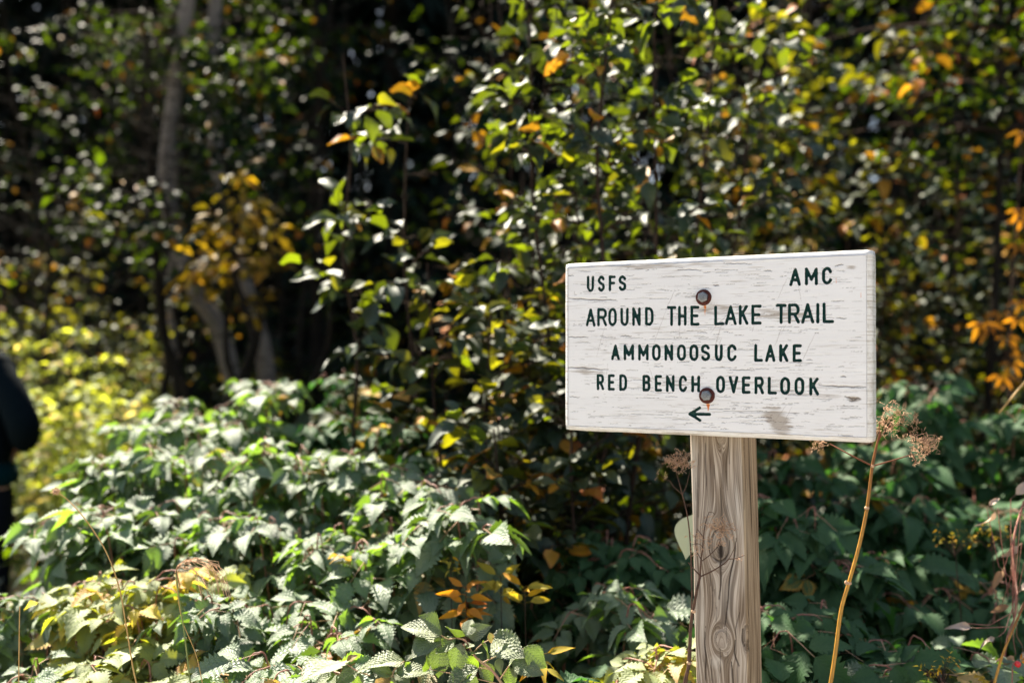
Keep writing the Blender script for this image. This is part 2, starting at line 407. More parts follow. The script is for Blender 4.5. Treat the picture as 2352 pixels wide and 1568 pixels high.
# wear masks, as the paint is worn on the real board
def blob(cx, cy, rx, ry, soft=.5, sh=0.0):
    u0, v0 = zb(cx, cy); u1, _ = zb(cx+rx, cy); _, v1 = zb(cx, cy+ry)
    uu = (UU-u0) + sh*(VV_-v0); q = np.sqrt((uu/abs(u1-u0))**2+((VV_-v0)/abs(v1-v0))**2)
    return np.clip((1-q)/soft, 0, 1)
wear = .55*vnoise2(UU*14, VV_*30, 1) + .25*vnoise2(UU*40, VV_*90, 2)
wear *= .42
for args, a in (((1600, 520, 420, 85, .95), .62), ((600, 180, 420, 50, .8), .5), ((1150, 170, 500, 60, .8), .35), ((950, 800, 700, 70, .8), .3),
                ((800, 640, 600, 90, .8), .28), ((620, 540, 420, 60, .8), .3), ((900, 1000, 800, 110, .8), .32), ((250, 920, 200, 50, .8), .5), ((1575, 1255, 125, 140, .95, .45), 1.15), ((1130, 480, 200, 80, .7), .45),
                ((2110, 1112, 70, 34, .95), .9), ((2100, 192, 70, 28, .95), .7), ((1500, 1000, 500, 90, .8), .28), ((300, 560, 200, 80, .8), .25), ((1600, 640, 420, 60, .8), .2)):
    wear = np.maximum(wear, wear*.4 + a*blob(*args)*(.55+.6*vnoise2(UU*60, VV_*260, 9)))
crack = np.zeros(UU.shape)
r2 = random.Random(11)
def add_crack(x0, y0, x1, y1, w, amp=3, strength=1.0):
    n = 24; ph = r2.uniform(0, 9)
    for i in range(n):
        t0, t1 = i/n, (i+1)/n
        f = lambda t: zb(x0+(x1-x0)*t, y0+(y1-y0)*t + amp*math.sin(t*7+ph)*.6 + amp*.5*math.sin(t*23+ph))
        a, b_ = f(t0), f(t1)
        lo = np.minimum(a, b_)-.004; hi = np.maximum(a, b_)+.004
        i0, i1 = np.searchsorted(us, [lo[0], hi[0]]); j0, j1 = np.searchsorted(vs, [lo[1], hi[1]])
        sl = (slice(i0, i1), slice(j0, j1))
        d, _, _ = seg_dist(UU[sl], VV_[sl], a, b_)
        ww = w*(math.sin(math.pi*min(.97, max(.08, (t0+t1)/2)))**.5)
        crack[sl] = np.maximum(crack[sl], strength*np.clip(1.3-d/ww, 0, 1))
for c_ in ((100, 408, 450, 422, .0011, 3), (100, 676, 255, 680, .0008), (100, 890, 395, 905, .0012, 4), (1870, 1018, 2200, 1028, .0010, 3), (2050, 1098, 2160, 1112, .0014, 5),
           (2080, 1125, 2130, 1122, .0011), (480, 670, 560, 672, .0009), (90, 247, 150, 249, .0007), (1130, 315, 1170, 318, .0010), (2020, 952, 2060, 956, .0008),
           (1480, 212, 1545, 216, .0007), (1990, 545, 2060, 548, .0007), (300, 180, 470, 175, .0007), (880, 205, 1060, 210, .0006), (1200, 160, 1400, 168, .0006),
           (1980, 180, 2040, 170, .0008), (110, 1095, 200, 1100, .0006), (560, 975, 700, 985, .0006), (1240, 905, 1420, 912, .0006), (2000, 1360, 2120, 1372, .0005)):
    add_crack(*c_)
for _ in range(620):                                    # fine checks all along the grain
    x = r2.uniform(100, 2120); y = r2.uniform(190, 1330); L_ = r2.expovariate(1/75)+14
    add_crack(x, y, min(2190, x+L_), y+r2.uniform(-3, 4), r2.uniform(.00028, .0006), 2.2, r2.uniform(.25, .85))
scr = crack.copy(); crack[:] = 0
for c_ in ((860, 350, 805, 470, .0008), (805, 470, 700, 760, .0005), (1250, 490, 1110, 650, .0007), (1185, 590, 1135, 770, .0010), (1190, 675, 1130, 840, .0007), (1650, 260, 1575, 420, .0005),
           (1610, 610, 1560, 740, .0008), (1640, 590, 1600, 660, .0005), (1845, 650, 1725, 900, .0007), (370, 600, 310, 820, .0006), (1725, 320, 1745, 425, .0006), (900, 430, 890, 700, .0005),
           (1640, 1150, 1540, 1300, .0007), (1415, 600, 1400, 640, .0006), (1680, 1160, 1600, 1330, .0006), (390, 860, 380, 960, .0005), (160, 355, 155, 380, .0006), (680, 890, 710, 980, .0006)):
    add_crack(*c_[:5], 5, .75)
scratch = crack.copy(); crack = scr
rust = np.zeros(UU.shape)
BOLT = [zb(1063, 400), zb(1087, 1087)]
for (cx, cy, rx, ry), a in (((1070, 462, 14, 36), 1.0), ((1072, 500, 11, 50), .6), ((1092, 1150, 20, 26), 1.0), ((1093, 1172, 9, 32), 1.0), ((1063, 404, 62, 66), .8), ((1087, 1092, 60, 64), .8),
                            ((1989, 285, 3.5, 26), 1.0), ((2163, 385, 3, 28), .7), ((2157, 440, 3, 30), .45), ((1800, 452, 8, 9), .5), ((1805, 478, 5, 10), .5)):
    rust = np.maximum(rust, a*blob(cx, cy, rx, ry, .55))
rust[:] = np.where(np.minimum(np.hypot(UU-BOLT[0][0], VV_-BOLT[0][1]), np.hypot(UU-BOLT[1][0], VV_-BOLT[1][1])) < .0145, rust*.6, rust); rust *= .45+.8*vnoise2(UU*500, VV_*300, 4)
DEPTH = DEPTH + .0012*np.clip(crack, 0, 1)*(D2 > R_*1.02) + .00025*vnoise2(UU*50, VV_*700, 8) + .0002*np.clip(wear, 0, 1)
POS = np.stack([PU, DEPTH, PV], -1)
idx = np.arange(UU.size).reshape(UU.shape)
Fq = np.stack([idx[:-1, :-1], idx[1:, :-1], idx[1:, 1:], idx[:-1, 1:]], -1).reshape(-1, 4)
insd = (D2 <= R_*1.0001)
cin = insd.ravel()[Fq].all(1)
fid = np.where(cin, ID.ravel()[Fq][:, 0], -1)
attrs = {'wear': wear.ravel(), 'crack': np.clip(crack, 0, 1).ravel(), 'scratch': scratch.ravel(), 'rust': np.clip(rust, 0, 1).ravel()}

# painted board
b = NB('weathered white paint'); o = b.obj()
g1 = b.noise(b.mapv(o, (9, 1, 320)), 1, 3, .65); g2 = b.noise(b.mapv(o, (30, 1, 900)), 1, 2, .6); g3 = b.noise(b.mapv(o, (3, 1, 26)), 1, 3)
sp = b.noise(o, 420, 2)
w = b.attr('wear')
thr = b.math('ADD', b.math('ADD', b.math('MULTIPLY', g1, .62), b.math('MULTIPLY', g2, .38)), b.math('MULTIPLY', b.math('SUBTRACT', w, .22), .46))
worn = b.maprange(thr, .545, .66)
wood = b.mix(g2, (.20, .15, .11), (.50, .43, .36))
paint = b.mix(b.maprange(g3, .3, .7), (.80, .785, .78), (.86, .85, .845))
paint = b.mix(b.maprange(sp, .66, .74, 0, .35), paint, (.45, .38, .33))
c = b.mix(b.math('MULTIPLY', worn, .80), paint, wood)
c = b.mix(b.math('MULTIPLY', b.maprange(b.math('ADD', w, b.math('MULTIPLY', b.math('SUBTRACT', b.math('ADD', g1, g2), 1.), 1.3)), .42, 1.05), .62), c, b.mix(g1, (.32, .28, .23), (.62, .56, .50)))
c = b.mix(b.math('MULTIPLY', b.attr('scratch'), b.maprange(g2, .35, .6, .25, .9)), c, (.34, .29, .26))
c = b.mix(b.math('MULTIPLY', b.attr('crack'), b.maprange(g2, .25, .5, .5, 1.)), c, (.10, .075, .055))
ru = b.attr('rust')
c = b.mix(b.maprange(ru, .25, .7), c, b.mix(b.maprange(ru, .5, 1.), (.75, .28, .07), (.55, .14, .03)))
b_edge = b.attr('edge')
ne = b.noise(b.mapv(o, (60, 60, 60)), 1, 4, .7)
c = b.mix(b.math('MULTIPLY', b_edge, b.maprange(ne, .50, .68)), c, (.27, .23, .18))
c = b.mix(b.math('MULTIPLY', b_edge, .35), c, (.60, .57, .42))
hh = b.math('ADD', b.math('MULTIPLY', g2, .5), b.math('MULTIPLY', worn, -.6))
M['paint'] = b.done(b.principled(c, b.maprange(worn, 0, 1, .42, .85), .35, b.bump(hh, .45, .0006)))
b = NB('dark green letter paint'); o = b.obj(); f = b.noise(o, 300, 3); g = b.noise(b.mapv(o, (20, 1, 700)), 1, 2)
c = b.mix(b.maprange(g, .62, .72, 0, .25), b.mix(f, (.001, .032, .026), (.002, .050, .040)), (.06, .08, .07))
M['letter'] = b.done(b.principled(c, .40, .28, b.bump(f, .3, .0004)))

V = POS.reshape(-1, 3)
bf = Fq[fid < 0]
# rounded bevel, sides and back as strips joined onto the face's rim
rim = np.concatenate([idx[:, 0], idx[-1, 1:], idx[::-1, -1][1:], idx[0, ::-1][1:-1]])      # runs round the face
R0 = V[rim]; nR = len(rim)
prof = [(.0016, .00035), (.0045, .0016), (.0072, .0040), (.0083, .0062), (.0085, .009), (.0085, .022), (.0085, BT-.008), (.0075, BT-.002), (.003, BT)]
EV = [V]; EF = [bf]; last = rim; n0 = len(V); extra_edge = []
cu = np.where(np.abs(R0[:, 0]) >= BW/2-CH-1e-4, np.sign(R0[:, 0]), 0); cv = np.where(np.abs(R0[:, 2]) >= BH/2-CH-1e-4, np.sign(R0[:, 2]), 0)
corner = (np.abs(cu)+np.abs(cv)) > 1
for kk, (o_, dd) in enumerate(prof):
    P = R0.copy(); jit = (vnoise2(R0[:, 0]*60+kk, R0[:, 2]*60, 5)-.5)*.0006
    f_ = np.where(corner, .86, 1.0)
    P[:, 0] += cu*(o_+jit)*f_; P[:, 2] += cv*(o_+jit)*f_; P[:, 1] = dd
    ids = np.arange(n0, n0+nR); n0 += nR
    EV.append(P); nx = np.roll(np.arange(nR), -1)
    EF.append(np.stack([last, last[nx], ids[nx], ids], -1)[:, ::-1][:, ::-1]); last = ids
    extra_edge.append(np.clip(np.where(cu > 0, 1.0, .35)*(.55 if dd < .006 else 1.0), 0, 1))
EV.append(np.array([[0, BT, 0]])); 
VB = np.concatenate(EV); FB = np.concatenate(EF)
back = np.array([[last[i], last[(i+1) % nR], n0, n0] for i in range(nR)])
att = {k_: np.concatenate([v_, np.zeros(len(VB)-len(V))]) for k_, v_ in attrs.items()}
att['edge'] = np.concatenate([np.zeros(len(V)), np.concatenate(extra_edge), [0]])
for k_ in ('wear',): att[k_][len(V):] = .32
# drop unused vertices
def compact(V, F, at_):
    u, inv = np.unique(F, return_inverse=True)
    return V[u], inv.reshape(F.shape), {k: v[u] for k, v in at_.items()}
v_, f_, a_ = compact(VB, FB, att)
# normals should face out of the board: front is -y; the grid order gives that for (u, v) with y into the board
board = link('board', np_mesh('board', v_, f_, [M['paint']], attrs=a_), sign)
board.matrix_basis = MB_
bk = np.array([[-BW/2+.004, BT, -BH/2+.004], [-BW/2+.004, BT, BH/2-.004], [BW/2-.004, BT, BH/2-.004], [BW/2-.004, BT, -BH/2+.004]])
for gi, (kind, ch, pls) in enumerate(glyphs):
    ff = Fq[fid == gi]
    if not len(ff): continue
    v2, f2, _ = compact(V, ff, {})
    o = link(kind, np_mesh(kind, v2, f2, [M['letter']]), board)

def rev_mesh(name, prof, n, mats, mi=None, axis='y'):
    """profile [(r, depth)] revolved about the board's depth axis"""
    P = []; F = []
    a = np.arange(n)*2*math.pi/n + math.pi/n
    for r, d in prof: P.append(np.stack([r*np.cos(a), np.full(n, d), r*np.sin(a)], -1))
    for i in range(len(prof)-1):
        for j in range(n): F.append((i*n+j, i*n+(j+1) % n, (i+1)*n+(j+1) % n, (i+1)*n+j))
    return np_mesh(name, np.concatenate(P), np.array(F), mats, smooth=(n > 8))
b = NB('rusty washer'); f = b.noise(b.obj(), 500, 4, .7); c = b.ramp(f, [(.35, (.045, .010, .008)), (.6, (.10, .022, .014)), (.8, (.22, .05, .02))])
M['rust'] = b.done(b.principled(c, .65, .4, b.bump(f, .6, .0004), .3))
b = NB('galvanised bolt'); f = b.noise(b.obj(), 700, 3, .6); c = b.ramp(f, [(.3, (.13, .14, .145)), (.7, (.30, .31, .32))])
M['zinc'] = b.done(b.principled(c, .42, .5, b.bump(f, .4, .0003), .55))
for i, (bu, bv) in enumerate(BOLT):
    hexm = rev_mesh('bolt', [(.0001, -.0092), (.0055, -.0092), (.0078, -.0088), (.0086, -.0080), (.0086, -.0026), (.0070, -.0022)], 6, [M['zinc']])
    # raised marks on the head
    mk = []
    for q in range(3 if i else 4):
        x = -.0022+.0015*q; mk.append(([(x, -.0093, .0012+(.001 if i else -.0035)), (x+.0003, -.0093, .0030+(.001 if i else -.0035))], .00028))
    bo = link('bolt', hexm, sign); bo.matrix_basis = MB_ @ Matrix.Translation((bu, 0, bv)) @ Matrix.Rotation(rad((8, 20)[i]), 4, 'Y')
    st = link('head_stamp', tube_mesh('head_stamp', mk, M['zinc'], 4), bo)
    wm = rev_mesh('washer', [(.0060, -.0020), (.0118, -.0024), (.0128, -.0016), (.0130, .0006)], 40, [M['rust']])
    wo_ = link('washer', wm, bo); wo_.matrix_basis = Matrix.Translation((-.0003, 0, -.0004))

# ---- post
PW = .0885; PR = .007
pu0, pz_top = on_plane((1680+107/2.425)*.91875, (1060+75/2.425)*.91875, BT)
lean = rad(1.25)
PL_top = Vector((pu0, BT+.0005, 0))
def zp(x, y):   # zoomed photo coords -> post front coordinates (s from left edge, z below board centre)
    u, v = on_plane((1680+x/2.425)*.91875, (1060+y/2.425)*.91875, BT)
    c, s_ = math.cos(lean), math.sin(lean); du = u-pu0; dz = v-pz_top
    return du*c + dz*s_, dz*c - du*s_
zs = np.arange(-1.33, .20, .0014)
per = []
def rp(t):    # rounded square perimeter, t in metres from the left front corner, front y=0
    return None
ptsP = []
fr = np.arange(PR, PW-PR, .0014)
def corner_pts(cx, cy, a0, a1, n=6): return [(cx+PR*math.cos(rad(a)), cy+PR*math.sin(rad(a))) for a in np.linspace(a0, a1, n)]
ptsP += corner_pts(PR, PR, 180, 270)
ptsP += [(x, 0) for x in fr[1:]]
ptsP += corner_pts(PW-PR, PR, 270, 360)
ptsP += [(PW, y) for y in fr[1:]]
ptsP += corner_pts(PW-PR, PW-PR, 0, 90)
ptsP += [(x, PW) for x in fr[1:][::-6]]
ptsP += corner_pts(PR, PW-PR, 90, 180)
ptsP += [(0, y) for y in fr[1:][::-6]]
ptsP = np.array(ptsP); nP = len(ptsP)
tpar = np.concatenate([[0], np.cumsum(np.linalg.norm(np.diff(ptsP, axis=0), axis=1))])
T0 = -PR*.7
Sg, Zg = np.meshgrid(ptsP[:, 0], zs); Yg = np.meshgrid(ptsP[:, 1], zs)[0]
Pt = np.meshgrid(tpar, zs)[0]
# surface coordinate: distance round from the left front corner
k0 = np.argmin(np.abs(ptsP[:, 0]-0.0)+np.abs(ptsP[:, 1]-PR)); SP = Pt - .0
SP = np.meshgrid(np.where(np.arange(nP) < 10**6, tpar - PR*.45, 0), zs)[0]
psi = SP + .010*(vnoise2(SP*22, Zg*3.2, 21)-.5) + .004*(vnoise2(SP*60, Zg*9, 22)-.5)
ring = np.zeros(SP.shape); hole = np.zeros(SP.shape); recess = np.zeros(SP.shape)
KN = [((290, 735), .0225, 2.0, 1.0), ((308, 1312), .020, 1.5, .16), ((462, 1300), .013, 2.6, .8), ((455, 150), .0045, 3.2, .8), ((300, 30), .012, 3.5, .2)]
ctr = []
for (kx, ky), kr, asp, dk in KN:
    s0, z0 = zp(kx, ky); ctr.append((s0, z0))
    dx, dz = SP-s0, (Zg-z0)/asp; r = np.sqrt(dx*dx+dz*dz)+1e-6
    R2 = kr*kr
    psi = psi - np.where(r > kr*.55, R2*dx/(r*r)*.9*np.exp(-np.maximum(r-kr, 0)/(kr*3.2)), 0)
    ins = np.clip((kr*.62-r)/(kr*.12), 0, 1)
    psi = psi*(1-ins) + ins*(r*(1.0 if dk > .5 else .22)+.3+.002*vnoise2(SP*90, Zg*70, 2))
    ring = np.maximum(ring, dk*np.clip(1-np.abs(r-kr*.60)/(kr*.10), 0, 1)*(.5+.6*vnoise2(SP*80, Zg*80, 4)))
    ring = np.maximum(ring, dk*.4*ins*vnoise2(SP*120, Zg*90, 6))
    recess += .0018*dk*np.clip(1-np.abs(r-kr*.60)/(kr*.10), 0, 1) - .0012*ins*(dk < .5)
for (x, y, rx, rz, a_) in ((300, 640, .017, .045, .62), (290, 740, .020, .040, .35), (330, 1140, .022, .030, .30), (462, 1320, .010, .03, .45), (150, 1010, .008, .02, .3), (400, 200, .006, .05, .35)):
    s0, z0 = zp(x, y); q = np.sqrt(((SP-s0)/rx)**2+((Zg-z0)/rz)**2); ring = np.maximum(ring, a_*np.clip(1.15-q, 0, 1)*(.35+.9*vnoise2(SP*260, Zg*28, 14)))
pcrack = np.zeros(SP.shape)
def pcr(pts, w, strength=1.0):
    q = [zp(*p) for p in pts]
    q = [tuple(p) for p in smooth_path([(p[0], p[1], 0) for p in q], 6)[:, :2]]
    for i, (a, b_) in enumerate(zip(q[:-1], q[1:])):
        t = (i+.5)/len(q); d, _, _ = seg_dist(SP, Zg, a, b_)
        ww = 1.35*w*max(.25, math.sin(math.pi*t)**.5); np.maximum(pcrack, strength*np.clip(1.35-d/ww, 0, 1), out=pcrack)
pcr([(298, 760), (300, 790), (296, 830), (298, 960), (286, 1060)], .0011)
pcr([(296, 735), (298, 800)], .0042)
pcr([(390, 690), (380, 800), (352, 930), (340, 1080), (322, 1230)], .0011)
pcr([(388, 1290), (382, 1390), (408, 1465)], .0011); pcr([(362, 1440), (372, 1568)], .0010)
pcr([(205, 1225), (200, 1330), (208, 1430), (200, 1568)], .0009); pcr([(206, 110), (204, 250), (214, 400)], .0008, .8)
pcr([(298, 370), (300, 470), (305, 590)], .0008, .8); pcr([(256, 230), (258, 330)], .0006, .7); pcr([(345, 80), (350, 240)], .0006, .6)
pcr([(432, 110), (436, 420), (452, 900), (458, 1200)], .0007, .5); pcr([(245, 900), (250, 1010)], .0006, .6); pcr([(430, 1240), (428, 1310), (445, 1350)], .0010, .9)
pcr([(470, 1310), (488, 1385)], .0022, .8); pcr([(275, 1090), (268, 1200)], .0006, .6); pcr([(228, 690), (236, 790), (290, 828), (340, 790), (352, 700)], .0010, .8)
pcr([(415, 1130), (390, 1230), (388, 1300)], .0008, .7); pcr([(330, 280), (336, 400)], .0005, .6)
r3 = random.Random(4)
for _ in range(60):
    x = r3.uniform(120, 520); y = r3.uniform(80, 1560); L_ = r3.uniform(40, 190); pcr([(x, y), (x+3, y+L_)], r3.uniform(.0003, .0005), r3.uniform(.3, .6))
pale = np.zeros(SP.shape)
for (x, y, rx, ry) in ((130, 300, .008, .12), (400, 520, .004, .06), (185, 1200, .006, .09), (270, 1440, .014, .014), (445, 600, .006, .2), (430, 380, .004, .1)):
    s0, z0 = zp(x, y); q = np.sqrt(((SP-s0)/rx)**2+((Zg-z0)/ry)**2); pale = np.maximum(pale, np.clip(1-q, 0, 1))
recess += .0016*pcrack
wob = .0016*(vnoise2(SP*30, Zg*7, 31)-.5) + .0007*(vnoise2(SP*200, Zg*10, 32)-.5)
nx_ = np.clip((Sg-PW/2)/(PW/2), -1, 1); ny_ = np.clip((Yg-PW/2)/(PW/2), -1, 1)
wl = np.sqrt(nx_**8+ny_**8)+1e-6; nx_ = nx_**7/wl; ny_ = ny_**7/wl; nn = np.sqrt(nx_**2+ny_**2)+1e-6
XX = Sg - nx_/nn*(recess+wob); YY = Yg - ny_/nn*(recess+wob*.8)
PV_ = np.stack([XX, YY, Zg], -1).reshape(-1, 3)
ii = np.arange(len(zs)*nP).reshape(len(zs), nP); jn = np.roll(np.arange(nP), -1)
PF = np.stack([ii[:-1], ii[:-1][:, jn], ii[1:][:, jn], ii[1:]], -1).reshape(-1, 4)
top = ii[-1]
b = NB('weathered post wood'); o = b.obj(); ps = b.attr('psi')
sz = b.n('ShaderNodeSeparateXYZ'); b.l(o, sz.inputs[0])
cv_ = b.n('ShaderNodeCombineXYZ'); b.l(ps, cv_.inputs[0]); b.l(b.math('MULTIPLY', sz.outputs[2], .010), cv_.inputs[1])
gA = b.noise(cv_.outputs[0], 85, 3, .6); gB = b.noise(cv_.outputs[0], 620, 3, .6)
cz = b.n('ShaderNodeCombineXYZ'); b.l(ps, cz.inputs[0]); b.l(b.math('MULTIPLY', sz.outputs[2], .12), cz.inputs[1]); gC = b.noise(cz.outputs[0], 38, 2, .5)
g = b.math('ADD', b.math('MULTIPLY', gA, .6), b.math('MULTIPLY', gC, .4))
c = b.ramp(g, [(.36, (.10, .072, .050)), (.44, (.28, .215, .155)), (.50, (.56, .48, .395)), (.56, (.37, .30, .23)), (.64, (.17, .12, .085))])
c = b.mulc(c, b.ramp(gB, [(.38, (.42, .37, .33)), (.56, (1, 1, 1))]))
big = b.noise(b.mapv(o, (14, 14, 3.5)), 1, 3)
c = b.mix(b.maprange(big, .48, .75, 0, .5), c, (.40, .385, .36))
c = b.mix(b.math('MULTIPLY', b.attr('pale'), .6), c, (.66, .60, .52))
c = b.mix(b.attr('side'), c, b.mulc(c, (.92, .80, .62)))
c = b.mix(b.math('MULTIPLY', b.attr('ring'), .95), c, (.07, .05, .038))
c = b.mix(b.attr('crack'), c, (.025, .018, .014))
hh = b.math('ADD', b.math('MULTIPLY', gB, .5), gA)
M['post'] = b.done(b.principled(c, .8, .2, b.bump(hh, .6, .0012)))
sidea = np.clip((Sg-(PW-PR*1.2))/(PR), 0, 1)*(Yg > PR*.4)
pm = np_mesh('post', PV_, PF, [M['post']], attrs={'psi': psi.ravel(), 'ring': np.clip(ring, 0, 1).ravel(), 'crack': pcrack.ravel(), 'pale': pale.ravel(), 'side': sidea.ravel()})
post = link('post', pm, sign)
post.matrix_basis = MB_ @ Matrix.Translation((pu0, BT+.0006, pz_top)) @ Matrix.Rotation(-lean, 4, 'Y')
# cap on top of the post and flat back on the board
cap = np_mesh('post_top', np.concatenate([PV_[top], [[PW/2, PW/2, PV_[top][0][2]+.002]]]), np.array([[i, (i+1) % nP, nP] for i in range(nP)]), [M['post']])
link('end_grain', cap, post)
link('back_face', np_mesh('back_face', bk, np.array([[0, 1, 2, 3]]), [M['paint']]), board)

# ------------------------------------------------------------------ ground and trail
def ground():
    xs = np.unique(np.concatenate([np.linspace(-12, 12, 161), np.geomspace(12, 400, 14), -np.geomspace(12, 400, 14)]))
    ys = np.unique(np.concatenate([np.linspace(-10, 24, 221), np.geomspace(24, 400, 14), -np.geomspace(10, 400, 12)]))
    X, Y = np.meshgrid(xs, ys, indexing='ij')
    Z = .10*(vnoise2(X*.6, Y*.6, 1)-.5) + .03*(vnoise2(X*3, Y*3, 2)-.5)
    Z = Z + np.clip((Y-14)/30, 0, 1)**1.3*9.0 - .10
    i = np.arange(X.size).reshape(X.shape)
    F = np.stack([i[:-1, :-1], i[1:, :-1], i[1:, 1:], i[:-1, 1:]], -1).reshape(-1, 4)
    return np_mesh('ground', np.stack([X, Y, Z], -1).reshape(-1, 3), F, [M['ground']])
gr = tag(link('ground', ground()), kind='structure')
# sandy trail where the photographer stands, bending away to the left
c = smooth_path([(9, -2.5, 0), (4, -1.2, 0), (0, -.6, 0), (-3.0, .6, 0), (-4.6, 2.6, 0), (-5.6, 5.5, 0), (-8.0, 9, 0), (-11, 12, 0)], 10)
T = np.gradient(c, axis=0); T /= np.linalg.norm(T, axis=1, keepdims=True); Nn = np.stack([-T[:, 1], T[:, 0], 0*T[:, 0]], -1)
rows = []
for k, wv in enumerate(np.linspace(-1, 1, 11)):
    half = 1.45 + .18*(vnoise2(c[:, 0]*2+k*0, c[:, 1]*2, 7)-.5)
    P = c + Nn*(wv*half)[:, None]; P[:, 2] = .012 - .05*abs(wv)**6; rows.append(P)
TV = np.concatenate(rows); n = len(c)
TF = np.array([(a*n+i, a*n+i+1, (a+1)*n+i+1, (a+1)*n+i) for a in range(10) for i in range(n-1)])[:, ::-1]
tag(link('trail', np_mesh('trail', TV, TF, [M['trail']])), kind='structure')

# ------------------------------------------------------------------ leaf meshes
def leaflet_grid(L, Wd, nu, nv, droop=.25, fold=.25, twist=0., pleat=.0, npl=9, serr=.0, tip=1.25, base=.55, wave=0., ph=0.):
    """returns V, F, UV: blade along +Y from the origin, upper side +Z"""
    u = np.linspace(0, 1, nu+1); v = np.linspace(-1, 1, nv+1)
    Ug, Vg = np.meshgrid(u, v, indexing='ij')
    prof = np.power(u, base)*np.power(1-u, tip)*(1+.25*(1-u))
    prof = prof/prof.max()
    if serr: prof = prof*(1+serr*(((np.arange(nu+1) % 2)*2-1) if nu < 40 else (2*np.mod(-u*24, 1)-1+.8*(2*np.mod(-u*9, 1)-1)))*np.clip(prof, .2, 1))
    prof[0] = .02; prof[-1] = .0
    hw = Wd/2*prof[:, None]
    x = Vg*hw
    y = Ug*L + np.abs(Vg)*hw*.35*(1-Ug)                      # teeth and side lobes point forward
    z = np.abs(x)*fold - droop*L*Ug**2 + wave*L*np.sin(Ug*9+ph+Vg*2)*np.abs(Vg)
    if pleat:
        z = z + pleat*np.sin(2*np.pi*(Ug*npl - np.abs(Vg)*npl*.30))*np.clip(1-np.abs(2*np.abs(Vg)-1)**2, 0, 1)*np.clip(prof[:, None]*2, 0, 1)
    if twist:
        a = twist*Ug; x, z = x*np.cos(a)-z*np.sin(a)*.3, z+x*np.sin(a)
    V = np.stack([x, y, z], -1).reshape(-1, 3); UV = np.stack([Ug, Vg], -1).reshape(-1, 2)
    i = np.arange(len(V)).reshape(nu+1, nv+1)
    F = np.stack([i[:-1, :-1], i[:-1, 1:], i[1:, 1:], i[1:, :-1]], -1).reshape(-1, 4)[:, ::-1]
    F = np.stack([i[:-1, 1:], i[1:, 1:], i[1:, :-1], i[:-1, :-1]], -1).reshape(-1, 4)[:, ::-1]
    return V, F, UV

def rotm(ax, a): return np.array(Matrix.Rotation(a, 3, ax))
def compound(r, nu, nv, mat, five=False, S_=1.0, hi=False):
    """a raspberry leaf: petiole with three or five toothed leaflets"""
    L = .058*S_*r.uniform(.85, 1.15)
    pet = .045*S_
    Vs, Fs, UVs, MI = [], [], [], []; n0 = 0
    items = [(pet, 0, 1.15, 0)]
    for s_ in (-1, 1):
        items.append((pet*.72, s_*r.uniform(.95, 1.25), .95, s_))
        if five: items.append((pet*.40, s_*r.uniform(1.2, 1.5), .8, s_))
    for (y0, ang, sc, sd_) in items:
        l = L*sc*r.uniform(.9, 1.1)
        V, F, UV = leaflet_grid(l, l*(.66 if hi else .62), nu, nv, droop=r.uniform(.15, .75), fold=r.uniform(.05, .45), twist=r.uniform(-.6, .6), pleat=0, npl=9,
                                serr=.22, tip=1.2, base=.60, wave=r.uniform(0, .05), ph=r.uniform(0, 6))
        R = rotm('Z', -ang) @ rotm('X', r.uniform(-.35, .12)) @ rotm('Y', r.uniform(-.35, .35) + .1*sd_)
        V = V @ R.T + np.array([0, y0, -.12*y0]) + (np.array([math.sin(ang)*.004, math.cos(ang)*.004, 0]))
        Vs.append(V); Fs.append(F+n0); UVs.append(UV); MI.append(np.zeros(len(F))); n0 += len(V)
    tv, tf = tubes([([(0, 0, 0), (0, pet*.5, -.03*pet), (0, pet*1.0, -.12*pet), (0, pet+.004, -.13*pet)], [.0009, .0007, .0006, .0003])], 4)
    Vs.append(tv); Fs.append(tf+n0); UVs.append(np.zeros((len(tv), 2))); MI.append(np.ones(len(tf)))
    return np_mesh('leaf', np.concatenate(Vs), np.concatenate(Fs), [mat, M['stem_pink']], mi=np.concatenate(MI), uv=np.concatenate(UVs))

rl = random.Random(21)
RASP = {k: [compound(rl, 16, 6, M[k], five=(i % 3 == 0), S_=1.0) for i in range(9)] for k in ('rasp', 'rasp_y', 'rasp_shade')}
RASP['rasp_f'] = [compound(rl, 30, 10, M['rasp_f'], five=(i % 2 == 0), S_=1.0, hi=True) for i in range(9)]

def simple_leaf(r, L, ratio, nu, nv, curl):
    V, F, UV = leaflet_grid(L, L*ratio, nu, nv, droop=r.uniform(.1, .5)*curl, fold=r.uniform(.1, .5), twist=r.uniform(-1, 1)*curl, tip=.95, base=.55, wave=r.uniform(.0, .07)*curl, ph=r.uniform(0, 6))
    V = V + np.array([0, L*.22, -.02*L])
    pv, pf = tubes([([(0, 0, 0), (0, L*.12, .0), (0, L*.26, -.02*L)], [.0007, .0006, .0005])], 3)
    return np.concatenate([V, pv]), np.concatenate([F, pf+len(V)]), np.concatenate([UV, np.zeros((len(pv), 2))])

def leafset(mat, L, ratio, nu=6, nv=4, curl=1., n=7, seed=1, name='leaf'):
    r = random.Random(seed)
    raw = [simple_leaf(r, L*r.uniform(.8, 1.15), ratio, nu, nv, curl) for _ in range(n)]
    return raw, [np_mesh(name, *q[:2], [mat], uv=q[2]) for q in raw]

def frame(pos, d, up, sc=1.0):
    d = np.array(d, dtype=float); d /= np.linalg.norm(d)+1e-9; x = np.cross(d, up); x /= np.linalg.norm(x)+1e-9; z = np.cross(x, d)
    return Matrix(((x[0]*sc, d[0]*sc, z[0]*sc, pos[0]), (x[1]*sc, d[1]*sc, z[1]*sc, pos[1]), (x[2]*sc, d[2]*sc, z[2]*sc, pos[2]), (0, 0, 0, 1)))

